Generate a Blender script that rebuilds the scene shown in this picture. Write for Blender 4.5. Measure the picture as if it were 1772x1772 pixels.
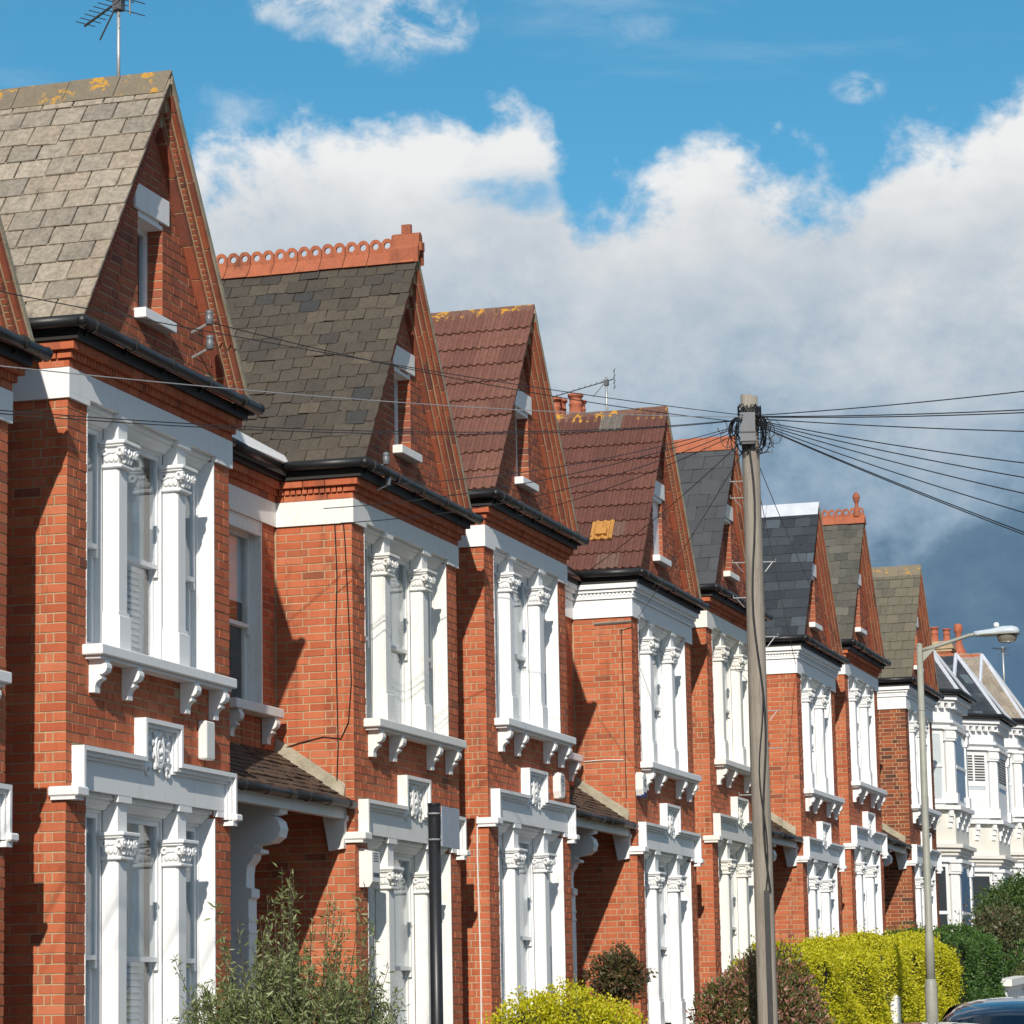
import bpy, math, random
import numpy as np
from mathutils import Vector, Matrix

random.seed(7); rng = np.random.default_rng(7)
for o in list(bpy.data.objects): bpy.data.objects.remove(o)
scene = bpy.context.scene
COL = scene.collection
R = math.radians

# ------------------------------------------------------------------ camera
IMG = 1772.0; FPX = 5347.56
CAM = np.array([-21.218, -9.7835, 2.0715])
YAW, PITCH, ROLL = 0.2871, 0.1636, -0.0192
cy_, sy_, cp_, sp_ = math.cos(YAW), math.sin(YAW), math.cos(PITCH), math.sin(PITCH)
AF = np.array([cy_*cp_, sy_*cp_, sp_]); AR0 = np.array([sy_, -cy_, 0.0]); AU0 = np.cross(AR0, AF)
AR = math.cos(ROLL)*AR0 + math.sin(ROLL)*AU0; AU = -math.sin(ROLL)*AR0 + math.cos(ROLL)*AU0
cam_d = bpy.data.cameras.new('camera'); cam = bpy.data.objects.new('camera', cam_d); COL.objects.link(cam)
cam_d.sensor_width = 36.0; cam_d.lens = FPX/IMG*36.0; cam_d.clip_end = 3000.0; cam_d.clip_start = 0.5
m = Matrix.Identity(4)
for i in range(3):
    m[i][0] = AR[i]; m[i][1] = AU[i]; m[i][2] = -AF[i]; m[i][3] = CAM[i]
cam.matrix_world = m
scene.camera = cam
scene.render.resolution_x = 1024; scene.render.resolution_y = 1024

def ray(x, y): return AF + AR*(x-886)/FPX - AU*(y-886)/FPX
def onY(x, y, Y):
    d = ray(x, y); return CAM + d*(Y-CAM[1])/d[1]
def project(p):
    d = np.asarray(p)-CAM; z = d@AF
    return 886+FPX*(d@AR)/z, 886-FPX*(d@AU)/z, z

# ------------------------------------------------------------------ light and sky
SUN_D = Vector((2.97, 0.74, -1.68)).normalized()
sun_d = bpy.data.lights.new('sun', 'SUN'); sun = bpy.data.objects.new('sun', sun_d); COL.objects.link(sun)
sun_d.energy = 4.6; sun_d.angle = R(0.53); sun_d.color = (1.0, 0.93, 0.84)
sun.rotation_euler = SUN_D.to_track_quat('-Z', 'Y').to_euler(); sun.location = (-30, -8, 25)
SUN_EL = math.asin(-SUN_D.z); SUN_ROT = math.atan2(-SUN_D.x, -SUN_D.y)

scene.view_settings.view_transform = 'Standard'; scene.view_settings.look = 'None'
scene.view_settings.exposure = 0.0; scene.view_settings.gamma = 1.0
scene.view_settings.use_curve_mapping = False

scene.render.engine = 'CYCLES'
scene.cycles.max_bounces = 6; scene.cycles.diffuse_bounces = 3; scene.cycles.glossy_bounces = 3
scene.cycles.transmission_bounces = 4; scene.cycles.transparent_max_bounces = 8

class NT:
    def __init__(s, tree): s.t = tree; s.n = tree.nodes; s.l = tree.links
    def node(s, typ, **kw):
        n = s.n.new(typ)
        for k, v in kw.items(): setattr(n, k, v)
        return n
    def put(s, sock, v):
        if isinstance(v, bpy.types.NodeSocket): s.l.new(v, sock)
        elif isinstance(v, (tuple, list)) and len(v) == 3 and sock.type == 'RGBA': sock.default_value = (*v, 1)
        else: sock.default_value = v
    def math(s, op, a, b=None, c=None, clamp=False):
        n = s.node('ShaderNodeMath', operation=op, use_clamp=clamp); s.put(n.inputs[0], a)
        if b is not None: s.put(n.inputs[1], b)
        if c is not None: s.put(n.inputs[2], c)
        return n.outputs[0]
    def noise(s, vec, scale, detail=3, rough=.5, dist=0.0):
        n = s.node('ShaderNodeTexNoise'); n.inputs['Scale'].default_value = scale
        n.inputs['Detail'].default_value = detail; n.inputs['Roughness'].default_value = rough
        n.inputs['Distortion'].default_value = dist
        if vec is not None: s.l.new(vec, n.inputs['Vector'])
        return n.outputs['Fac']
    def ramp(s, fac, stops, interp='LINEAR'):
        n = s.node('ShaderNodeValToRGB'); n.color_ramp.interpolation = interp
        e = n.color_ramp.elements
        while len(e) < len(stops): e.new(0.5)
        for i, (p, c) in enumerate(stops):
            e[i].position = p; e[i].color = (*c, 1) if len(c) == 3 else c
        s.put(n.inputs[0], fac); return n.outputs[0]
    def mix(s, fac, a, b, mode='MIX'):
        n = s.node('ShaderNodeMix', data_type='RGBA', blend_type=mode)
        s.put(n.inputs[0], fac); s.put(n.inputs[6], a); s.put(n.inputs[7], b); return n.outputs[2]
    def maprange(s, v, a, b, c=0., d=1., smooth=False):
        n = s.node('ShaderNodeMapRange', interpolation_type='SMOOTHSTEP' if smooth else 'LINEAR')
        s.put(n.inputs[0], v)
        for i, x in enumerate((a, b, c, d)): n.inputs[i+1].default_value = x
        return n.outputs[0]
    def vmul(s, vec, xyz):
        n = s.node('ShaderNodeVectorMath', operation='MULTIPLY'); s.l.new(vec, n.inputs[0]); n.inputs[1].default_value = xyz
        return n.outputs[0]

world = bpy.data.worlds.new('World'); scene.world = world; world.use_nodes = True
def build_world():
    t = NT(world.node_tree); t.n.clear()
    out = t.node('ShaderNodeOutputWorld')
    sky = t.node('ShaderNodeTexSky', sky_type='NISHITA')
    sky.sun_disc = False; sky.sun_elevation = SUN_EL; sky.sun_rotation = SUN_ROT
    sky.air_density = 1.0; sky.dust_density = 0.3; sky.ozone_density = 4.0
    hs = t.node('ShaderNodeHueSaturation'); hs.inputs['Saturation'].default_value = 1.24
    hs.inputs['Hue'].default_value = 0.479
    t.l.new(sky.outputs[0], hs.inputs['Color'])
    bg = t.node('ShaderNodeBackground'); t.l.new(hs.outputs[0], bg.inputs[0]); bg.inputs[1].default_value = 0.110
    tc = t.node('ShaderNodeTexCoord'); d = tc.outputs['Generated']
    sp = t.node('ShaderNodeSeparateXYZ'); t.l.new(d, sp.inputs[0])
    az = t.math('MULTIPLY', t.math('ARCTAN2', sp.outputs[1], sp.outputs[0]), 180/math.pi)
    el = t.math('MULTIPLY', t.math('ARCSINE', sp.outputs[2]), 180/math.pi)
    def azel(x, y):
        r = ray(x, y); r = r/np.linalg.norm(r)
        return math.degrees(math.atan2(r[1], r[0])), math.degrees(math.asin(r[2]))
    # top edge of the main bank of cumulus, degrees of elevation against degrees of azimuth
    pts = [(-500, 300), (100, 330), (300, 318), (345, 240), (430, 214), (600, 222), (760, 212), (900, 204), (945, 225), (975, 300), (1010, 350), (1075, 335), (1150, 300), (1250, 262), (1335, 290),
           (1400, 266), (1480, 255), (1560, 205), (1640, 225), (1700, 165), (1772, 112), (1900, 60), (2200, 150)]
    ae = sorted(azel(*p) for p in pts)
    A0, A1 = ae[0][0], ae[-1][0]
    fc = t.node('ShaderNodeFloatCurve'); cv = fc.mapping.curves[0]
    q = [((a-A0)/(A1-A0), e/24.0) for a, e in ae]
    cv.points[0].location = q[0]; cv.points[1].location = q[-1]
    for p in q[1:-1]: cv.points.new(*p)
    fc.mapping.update()
    t.put(fc.inputs['Value'], t.maprange(az, A0, A1)); top = t.math('MULTIPLY', fc.outputs[0], 24.0)
    v1 = t.vmul(d, (1, 1, 1.35))
    n1 = t.noise(v1, 17, 8, .56, .25); n2 = t.noise(v1, 70, 6, .62); n3 = t.noise(t.vmul(d, (1, 1, 1.9)), 7, 4, .55)
    disp = t.math('ADD', t.math('MULTIPLY', t.math('SUBTRACT', n1, .5), 5.2), t.math('MULTIPLY', t.math('SUBTRACT', n2, .5), 1.9))
    depth = t.math('ADD', t.math('SUBTRACT', top, el), disp)
    main = t.maprange(depth, -.15, .95, 0, 1, True)
    # a wedge of blue let into the bank
    a, e = azel(940, 335); dx = t.math('DIVIDE', t.math('SUBTRACT', az, a), 1.45); dy = t.math('DIVIDE', t.math('SUBTRACT', el, e), .42)
    hole = t.maprange(t.math('ADD', t.math('SUBTRACT', 1.0, t.math('ADD', t.math('MULTIPLY', dx, dx), t.math('MULTIPLY', dy, dy))), t.math('MULTIPLY', disp, 1.1)), -.2, 1.4, 0, .85, True)
    dens = t.math('MULTIPLY', main, t.math('SUBTRACT', 1.0, hole))
    fine = t.maprange(t.noise(t.vmul(d, (1, 1, 1.5)), 42, 7, .68, .6), .34, .62, 0, 1, True)
    # separate smaller clouds: (image x, y, half width, half height, amount)
    for (x, y, rx, ry, amt) in [(700, 50, 120, 80, .85), (570, 15, 130, 60, .7), (1110, 55, 90, 45, .3), (1490, 150, 55, 28, .55), (400, 190, 110, 50, .5)]:
        a, e = azel(x, y); sx, se = rx/FPX*180/math.pi, ry/FPX*180/math.pi
        dx = t.math('DIVIDE', t.math('SUBTRACT', az, a), sx); dy = t.math('DIVIDE', t.math('SUBTRACT', el, e), se)
        rr = t.math('ADD', t.math('MULTIPLY', dx, dx), t.math('MULTIPLY', dy, dy))
        vv = t.math('ADD', t.math('SUBTRACT', 1.0, rr), t.math('MULTIPLY', disp, 1.0))
        c = t.math('MULTIPLY', t.maprange(vv, -.2, 1.5, 0, amt, True), fine)
        dens = t.math('SUBTRACT', 1.0, t.math('MULTIPLY', t.math('SUBTRACT', 1.0, dens), t.math('SUBTRACT', 1.0, c)))
    # thin high haze of cloud wisps elsewhere
    wisp = t.maprange(t.noise(t.vmul(d, (1, 1, 3)), 5, 6, .6, .5), .58, .8, 0, .35, True)
    over = t.math('MULTIPLY', t.maprange(t.noise(t.vmul(d, (1, 1, 1.6)), 6, 7, .6, .3), .46, .62, 0, .95, True), t.maprange(el, 21, 30, 0, 1, True))  # bright broken cloud added overhead, out of view, to raise the ambient light
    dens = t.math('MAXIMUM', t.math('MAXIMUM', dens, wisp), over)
    # cloud colour: sunlit tops, slate-blue rain base low down
    # the heavy base hangs lower over the left houses than over the end of the street
    hv = t.math('ADD', el, t.math('ADD', t.math('MULTIPLY', t.math('SUBTRACT', n1, .5), 9.0), t.math('MULTIPLY', t.math('SUBTRACT', n3, .5), 9.0)))
    hv = t.math('ADD', hv, t.math('MULTIPLY', t.math('SUBTRACT', n2, .5), 4.2))
    hv = t.math('ADD', hv, t.maprange(depth, .3, 3.2, 1.5, 0, True))
    cr = t.ramp(t.maprange(hv, 6.0, 18.0), [(0.0, (.095, .18, .29)), (.20, (.14, .24, .35)), (.36, (.30, .42, .55)), (.55, (.50, .59, .68)), (.75, (.70, .74, .78)), (1.0, (.92, .93, .935))])
    bg2 = t.node('ShaderNodeBackground'); t.l.new(cr, bg2.inputs[0]); bg2.inputs[1].default_value = 0.93
    mx = t.node('ShaderNodeMixShader'); t.l.new(dens, mx.inputs[0]); t.l.new(bg.outputs[0], mx.inputs[1]); t.l.new(bg2.outputs[0], mx.inputs[2])
    t.l.new(mx.outputs[0], out.inputs[0])
build_world()

# ------------------------------------------------------------------ materials
def material(name):
    mt = bpy.data.materials.new(name); mt.use_nodes = True
    t = NT(mt.node_tree); b = t.n['Principled BSDF']
    return mt, t, b
def position(t): return t.node('ShaderNodeNewGeometry').outputs['Position']
def piece_random(t):
    g = t.node('ShaderNodeNewGeometry'); oi = t.node('ShaderNodeObjectInfo')
    return t.math('FRACT', t.math('ADD', g.outputs['Random Per Island'], oi.outputs['Random']))
def bump(t, b, h, strength=.3, dist=.01):
    n = t.node('ShaderNodeBump'); n.inputs['Strength'].default_value = strength; n.inputs['Distance'].default_value = dist
    t.put(n.inputs['Height'], h); t.l.new(n.outputs[0], b.inputs['Normal'])
def mat_simple(name, col, rough=.6, var=.12, scale=6, metal=0.0, bmp=.0, fine=60):
    mt, t, b = material(name); p = position(t)
    n = t.noise(p, scale, 5, .6); n2 = t.noise(p, fine, 3, .6)
    f = t.math('ADD', t.math('MULTIPLY', n, .65), t.math('MULTIPLY', n2, .35))
    lo = tuple(c*(1-var*2) for c in col); hi = tuple(min(1, c*(1+var)) for c in col)
    t.put(b.inputs['Base Color'], t.ramp(f, [(.3, lo), (.7, hi)]))
    b.inputs['Roughness'].default_value = rough; b.inputs['Metallic'].default_value = metal
    if bmp: bump(t, b, n2, bmp, .006)
    return mt
def mat_pieces(name, cols, rough=.85, mott=.25, stain=None, lichen=0.0, bmp=.35, streak=False, fine=55, soot=False, lthr=.565):
    """cols: list of (position, colour) picked per piece; mott: mottling inside a piece"""
    mt, t, b = material(name); p = position(t); r = piece_random(t)
    c = t.ramp(r, cols)
    n = t.noise(p, fine, 4, .65); n2 = t.noise(p, 9, 4, .6)
    c = t.mix(t.maprange(n, .3, .75, 0, mott), c, (.02, .018, .015), 'MIX')
    c = t.mix(t.maprange(n2, .45, .75, 0, .35), c, t.mix(1.0, c, (.62, .58, .55), 'MULTIPLY'))
    if stain:
        s = t.noise(t.vmul(p, (1.6, 1.6, .8)), 1.3, 5, .65)
        c = t.mix(t.maprange(s, .56, .75, 0, stain[1], True), c, stain[0])
    if soot:
        k = t.noise(t.vmul(p, (5, 5, .55)), 1.6, 6, .7); k2 = t.noise(p, 14, 4, .7)
        c = t.mix(t.math('MULTIPLY', t.maprange(k, .5, .72, 0, .75, True), t.maprange(k2, .3, .6)), c, t.mix(1.0, c, (.42, .40, .42), 'MULTIPLY'))
        w_ = t.noise(t.vmul(p, (3, 3, 1)), 2.4, 5, .7)
        c = t.mix(t.maprange(w_, .60, .80, 0, .30, True), c, (.46, .33, .24))
    if streak:
        st = t.noise(t.vmul(p, (6, 14, .8)), 3, 3, .6)
        c = t.mix(t.maprange(st, .5, .75, 0, .35), c, (.5, .48, .42))
    if lichen:
        l = t.noise(p, 5.5, 4, .6, .4); l2 = t.noise(p, 30, 3, .7)
        k = t.math('MULTIPLY', t.maprange(l, lthr, lthr+.055, 0, 1, True), t.maprange(l2, .38, .5, 0, lichen, True))
        c = t.mix(k, c, (.52, .27, .03))
    t.put(b.inputs['Base Color'], c); b.inputs['Roughness'].default_value = rough
    b.inputs['Specular IOR Level'].default_value = .3
    if bmp: bump(t, b, n, bmp, .004)
    return mt
M = {}
M['brick'] = mat_pieces('brick', [(0, (.44, .112, .050)), (.25, (.53, .142, .063)), (.5, (.57, .165, .074)), (.75, (.48, .125, .055)), (.95, (.58, .19, .092)), (.985, (.40, .115, .055)), (1, (.26, .085, .05))],
                        .9, .18, stain=((.12, .055, .036), .6), soot=True)
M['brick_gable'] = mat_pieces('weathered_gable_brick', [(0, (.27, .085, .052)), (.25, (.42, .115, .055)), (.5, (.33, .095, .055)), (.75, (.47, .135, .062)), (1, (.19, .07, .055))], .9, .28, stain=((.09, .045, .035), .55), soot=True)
M['brick_dark'] = mat_pieces('brick_weathered', [(0, (.22, .065, .034)), (.3, (.34, .09, .036)), (.55, (.40, .11, .042)), (.75, (.24, .068, .034)), (1, (.10, .045, .032))], .9, .25, stain=((.07, .04, .028), .6))
M['mortar'] = mat_simple('mortar', (.47, .345, .205), .95, .18, 4, bmp=.3)
def mat_white(name, col):
    mt, t, b = material(name); p = position(t)
    n = t.noise(t.vmul(p, (9, 9, .9)), 2.2, 6, .7); n2 = t.noise(p, 3.5, 5, .65); n3 = t.noise(p, 90, 3, .7)
    c = t.mix(t.maprange(n, .52, .78, 0, .34, True), col, (.47, .44, .37))
    c = t.mix(t.maprange(n2, .56, .8, 0, .28, True), c, (.52, .50, .45))
    c = t.mix(t.math('MULTIPLY', t.maprange(n3, .64, .72, 0, .45, True), t.maprange(n2, .45, .6)), c, (.30, .27, .22))
    t.put(b.inputs['Base Color'], c); b.inputs['Roughness'].default_value = .55; bump(t, b, n3, .08, .004); return mt
M['white'] = mat_white('white_paint', (.81, .81, .80)); M['cream_white'] = mat_white('creamy_white_paint', (.79, .765, .70))
def mat_old_white():
    mt, t, b = material('weathered_white_paint'); p = position(t)
    n = t.noise(t.vmul(p, (3, 3, 1)), 6, 5, .7); n2 = t.noise(p, 40, 3, .7)
    c = t.ramp(t.math('ADD', t.math('MULTIPLY', n, .6), t.math('MULTIPLY', n2, .4)), [(.0, (.42, .39, .33)), (.38, (.70, .68, .62)), (.5, (.78, .77, .73)), (1, (.80, .79, .76))])
    t.put(b.inputs['Base Color'], c); b.inputs['Roughness'].default_value = .65; return mt
M['old_white'] = mat_old_white()
M['cream'] = mat_simple('cream_paint', (.76, .73, .65), .6, .05, 2)
M['upvc'] = mat_simple('white_window_frame', (.80, .81, .82), .3, .03, 2)
M['black'] = mat_simple('black_plastic', (.014, .014, .015), .45, .3, 5, bmp=.1)
M['soffit'] = mat_simple('black_painted_timber', (.014, .012, .011), .6, .2, 6)
M['cement'] = mat_simple('cement_mortar', (.36, .32, .23), .95, .25, 5, bmp=.5)
M['lead'] = mat_simple('lead_flashing', (.55, .57, .60), .5, .2, 6, bmp=.1)
M['white_lead'] = mat_simple('white_flashing', (.56, .59, .64), .6, .10, 4, bmp=.1)
M['slate_beige'] = mat_pieces('beige_concrete_tile', [(0, (.35, .29, .22)), (.3, (.43, .36, .275)), (.6, (.39, .335, .265)), (.8, (.30, .265, .215)), (1, (.45, .385, .30))], .95, .5, stain=((.11, .10, .08), .65), fine=24, soot=True)
M['slate_dark'] = mat_pieces('weathered_natural_slate', [(0, (.072, .060, .046)), (.3, (.095, .078, .058)), (.55, (.058, .051, .045)), (.75, (.115, .093, .068)), (.93, (.080, .067, .053)), (1, (.042, .046, .048))], .8, .40, stain=((.04, .038, .032), .55), fine=26)
M['tile_brown'] = mat_pieces('brown_concrete_tile', [(0, (.17, .074, .055)), (.4, (.21, .09, .066)), (.7, (.185, .079, .06)), (1, (.235, .106, .078))], .9, .5, fine=30)
M['tile_mixed'] = mat_pieces('mixed_brown_concrete_tile', [(0, (.135, .056, .044)), (.4, (.175, .07, .053)), (.8, (.15, .062, .048)), (.92, (.19, .08, .06)), (.96, (.18, .15, .13)), (1, (.20, .175, .15))], .9, .5, fine=30)
M['slate_new'] = mat_pieces('smooth_grey_slate', [(0, (.058, .062, .068)), (.5, (.066, .070, .076)), (1, (.074, .078, .084))], .6, .12)
M['slate_blue'] = mat_pieces('dark_blue_slate', [(0, (.030, .036, .045)), (.6, (.040, .047, .057)), (.85, (.052, .062, .072)), (1, (.11, .14, .16))], .5, .15)
M['slate_old'] = mat_pieces('old_grey_slate', [(0, (.10, .095, .078)), (.4, (.13, .12, .095)), (.8, (.082, .08, .07)), (1, (.17, .16, .13))], .9, .35, stain=((.05, .05, .045), .4))
M['tile_square'] = mat_pieces('square_grey_concrete_tile', [(0, (.15, .135, .10)), (.5, (.185, .165, .12)), (1, (.13, .12, .095))], .95, .45, stain=((.06, .058, .05), .5))
M['porch_tile'] = mat_pieces('mossy_clay_tile', [(0, (.10, .06, .04)), (.5, (.14, .085, .055)), (1, (.085, .06, .045))], .95, .5, stain=((.12, .11, .05), .5))
M['terracotta'] = mat_pieces('terracotta', [(0, (.41, .125, .062)), (.5, (.47, .145, .07)), (1, (.37, .115, .06))], .85, .35, stain=((.12, .06, .04), .65), soot=True)
M['ridge_cement'] = mat_pieces('lichened_ridge_tile', [(0, (.22, .18, .125)), (.5, (.26, .215, .15)), (1, (.20, .17, .125))], .95, .35, lichen=.95)
M['ridge_brown'] = mat_pieces('lichened_brown_ridge', [(0, (.17, .085, .06)), (1, (.21, .11, .08))], .95, .4, lichen=.95, lthr=.525)
M['orange_tile'] = mat_simple('orange_tile', (.46, .22, .05), .8, .12, 9)
M['pot'] = mat_simple('clay_chimney_pot', (.44, .13, .065), .85, .2, 7)
M['metal'] = mat_simple('galvanised_metal', (.50, .51, .50), .45, .15, 8, metal=.6)
M['aerial'] = mat_simple('dull_aluminium', (.12, .12, .125), .5, .2, 8, metal=.5)
M['post_grey'] = mat_simple('grey_green_lamp_paint', (.33, .33, .275), .5, .12, 5)
M['lantern'] = mat_simple('pale_grey_lantern', (.50, .56, .60), .4, .06, 4)
M['bowl'] = mat_simple('smoky_lantern_bowl', (.20, .19, .15), .15, .1, 5)
M['sign_grey'] = mat_simple('grey_sign_plate', (.36, .40, .45), .5, .08, 20)
M['black_paint'] = mat_simple('black_post_paint', (.015, .015, .017), .4, .2, 6)
M['wire'] = mat_simple('black_cable', (.012, .012, .013), .5, .1, 6)
M['wire_grey'] = mat_simple('grey_cable', (.38, .38, .38), .5, .1, 6)
M['box_grey'] = mat_simple('grey_plastic_box', (.11, .12, .135), .5, .1, 6)
M['alarm'] = mat_simple('white_alarm_plastic', (.78, .77, .73), .4, .03, 4)
M['print'] = mat_simple('dark_print', (.10, .11, .14), .6, .1, 6)
M['blue_print'] = mat_simple('blue_print', (.015, .03, .14), .4, .1, 6)
M['insulator'] = mat_simple('grey_insulator', (.15, .165, .18), .35, .1, 9)
M['curtain'] = mat_simple('pale_blind', (.80, .80, .77), .8, .05, 4)
M['room'] = mat_simple('dark_room', (.05, .048, .045), .9, .1, 3)
M['door'] = mat_simple('dark_door_paint', (.03, .04, .05), .35, .1, 3)
M['red_wall'] = mat_pieces('red_porch_brick', [(0, (.30, .05, .03)), (.5, (.36, .07, .035)), (1, (.27, .05, .03))], .85, .15)
M['asphalt'] = mat_simple('asphalt', (.075, .075, .076), .9, .2, 3, bmp=.5)
M['paving'] = mat_simple('concrete_paving', (.26, .25, .23), .9, .15, 3, bmp=.3)
M['earth'] = mat_simple('earth', (.12, .10, .07), .95, .3, 2, bmp=.6)
M['line'] = mat_simple('yellow_road_paint', (.55, .40, .05), .8, .15, 5)
M['bark'] = mat_simple('bark', (.11, .08, .055), .9, .3, 12, bmp=.6)
def mat_wood():
    mt, t, b = material('weathered_grey_timber'); p = position(t)
    g = t.noise(t.vmul(p, (30, 30, .8)), 2.6, 8, .72, .9); n = t.noise(p, 2.2, 4, .6)
    c = t.ramp(g, [(.22, (.06, .05, .04)), (.32, (.16, .135, .11)), (.47, (.26, .23, .19)), (.62, (.33, .295, .25)), (.8, (.20, .175, .145))])
    kn = t.noise(t.vmul(p, (6, 6, 2.5)), 2.0, 4, .6, .8)
    c = t.mix(t.maprange(n, .5, .7, 0, .5), c, (.17, .145, .11)); c = t.mix(t.maprange(kn, .66, .74, 0, .7, True), c, (.08, .06, .045))
    t.put(b.inputs['Base Color'], c); b.inputs['Roughness'].default_value = .9; bump(t, b, g, .5, .01); return mt
M['wood'] = mat_wood()
def mat_glass():
    mt = bpy.data.materials.new('window_glass'); mt.use_nodes = True; t = NT(mt.node_tree); t.n.clear()
    out = t.node('ShaderNodeOutputMaterial'); tr = t.node('ShaderNodeBsdfTransparent'); tr.inputs[0].default_value = (.93, .95, .96, 1)
    gl = t.node('ShaderNodeBsdfGlossy'); gl.inputs['Roughness'].default_value = .015; gl.inputs[0].default_value = (.95, .97, 1, 1)
    lw = t.node('ShaderNodeLayerWeight'); lw.inputs[0].default_value = .5
    fr = t.math('ADD', .04, t.math('MULTIPLY', .80, t.math('POWER', lw.outputs['Facing'], 5.0)))
    p = position(t); bp = t.node('ShaderNodeBump'); bp.inputs['Strength'].default_value = .06; bp.inputs['Distance'].default_value = .02
    t.l.new(t.noise(p, 2.5, 2), bp.inputs['Height']); t.l.new(bp.outputs[0], gl.inputs['Normal'])
    mx = t.node('ShaderNodeMixShader'); t.l.new(fr, mx.inputs[0]); t.l.new(tr.outputs[0], mx.inputs[1]); t.l.new(gl.outputs[0], mx.inputs[2])
    t.l.new(mx.outputs[0], out.inputs[0]); return mt
M['glass'] = mat_glass()
def mat_leaf(name, cols, trans=.25, rough=.5):
    mt, t, b = material(name); r = piece_random(t)
    c = t.ramp(r, cols)
    t.put(b.inputs['Base Color'], c); b.inputs['Roughness'].default_value = rough
    out = t.n['Material Output']
    tl = t.node('ShaderNodeBsdfTranslucent'); t.put(tl.inputs[0], c)
    mx = t.node('ShaderNodeMixShader'); mx.inputs[0].default_value = trans
    t.l.new(b.outputs[0], mx.inputs[1]); t.l.new(tl.outputs[0], mx.inputs[2]); t.l.new(mx.outputs[0], out.inputs[0])
    return mt
M['leaf_olive'] = mat_leaf('olive_leaf', [(0, (.085, .115, .035)), (.4, (.15, .19, .058)), (.7, (.22, .26, .10)), (1, (.34, .37, .19))])
M['leaf_yellow'] = mat_leaf('golden_privet_leaf', [(0, (.40, .41, .010)), (.5, (.58, .55, .014)), (1, (.70, .64, .03))], .35)
M['leaf_red'] = mat_leaf('photinia_leaf', [(0, (.07, .11, .025)), (.4, (.10, .13, .03)), (.55, (.21, .10, .055)), (.8, (.30, .125, .085)), (1, (.42, .22, .16))], .2, .4)
M['leaf_brown'] = mat_leaf('bronze_leaf', [(0, (.05, .07, .022)), (.5, (.09, .08, .03)), (1, (.17, .07, .04))], .2)
M['leaf_green'] = mat_leaf('dark_green_leaf', [(0, (.03, .08, .012)), (.6, (.055, .125, .02)), (1, (.09, .17, .03))], .2)
M['leaf_mid'] = mat_leaf('mid_green_leaf', [(0, (.035, .075, .012)), (.6, (.06, .12, .02)), (1, (.10, .16, .04))], .25)
M['leaf_mixed'] = mat_leaf('mixed_shrub_leaf', [(0, (.05, .075, .025)), (.5, (.085, .105, .035)), (.8, (.14, .12, .06)), (1, (.17, .10, .06))], .2)
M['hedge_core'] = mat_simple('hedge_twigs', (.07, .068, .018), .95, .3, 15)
def mat_car(name, col):
    mt, t, b = material(name); b.inputs['Base Color'].default_value = (*col, 1); b.inputs['Metallic'].default_value = .3
    b.inputs['Roughness'].default_value = .25; b.inputs['Coat Weight'].default_value = 1.0; b.inputs['Coat Roughness'].default_value = .03
    return mt
M['car_blue'] = mat_car('dark_blue_car_paint', (.006, .012, .03)); M['car_black'] = mat_car('black_car_paint', (.006, .006, .007))
def mat_cglass():
    mt, t, b = material('tinted_car_glass'); b.inputs['Base Color'].default_value = (.004, .012, .025, 1); b.inputs['Roughness'].default_value = .03
    return mt
M['car_glass'] = mat_cglass()
M['rubber'] = mat_simple('tyre_rubber', (.015, .015, .015), .8, .1, 8); M['chrome'] = mat_simple('wheel_metal', (.5, .5, .5), .3, .05, 8, metal=.9)
M['red_lens'] = mat_simple('red_lens', (.3, .01, .01), .2, .05, 8); M['clear_lens'] = mat_simple('clear_lens', (.6, .6, .6), .1, .05, 8)

# ------------------------------------------------------------------ mesh helpers
def link(o, parent=None):
    COL.objects.link(o)
    if parent is not None: o.parent = parent
    return o
def mesh_obj(name, verts, faces, mat, parent=None, smooth=False):
    me = bpy.data.meshes.new(name); me.from_pydata(verts, [], faces); me.materials.append(M[mat] if isinstance(mat, str) else mat)
    if smooth: me.polygons.foreach_set('use_smooth', [True]*len(me.polygons))
    me.update()
    return link(bpy.data.objects.new(name, me), parent)
def thing(name, label, cat, loc=(0, 0, 0), group=None, rz=0.0):
    o = bpy.data.objects.new(name, None); o.empty_display_size = .2; o.location = loc; o.rotation_euler.z = rz; link(o)
    return tag(o, label, cat, group)
def tag(o, label, cat, group=None):
    o['label'] = label; o['category'] = cat
    if group: o['group'] = group
    return o

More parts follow.
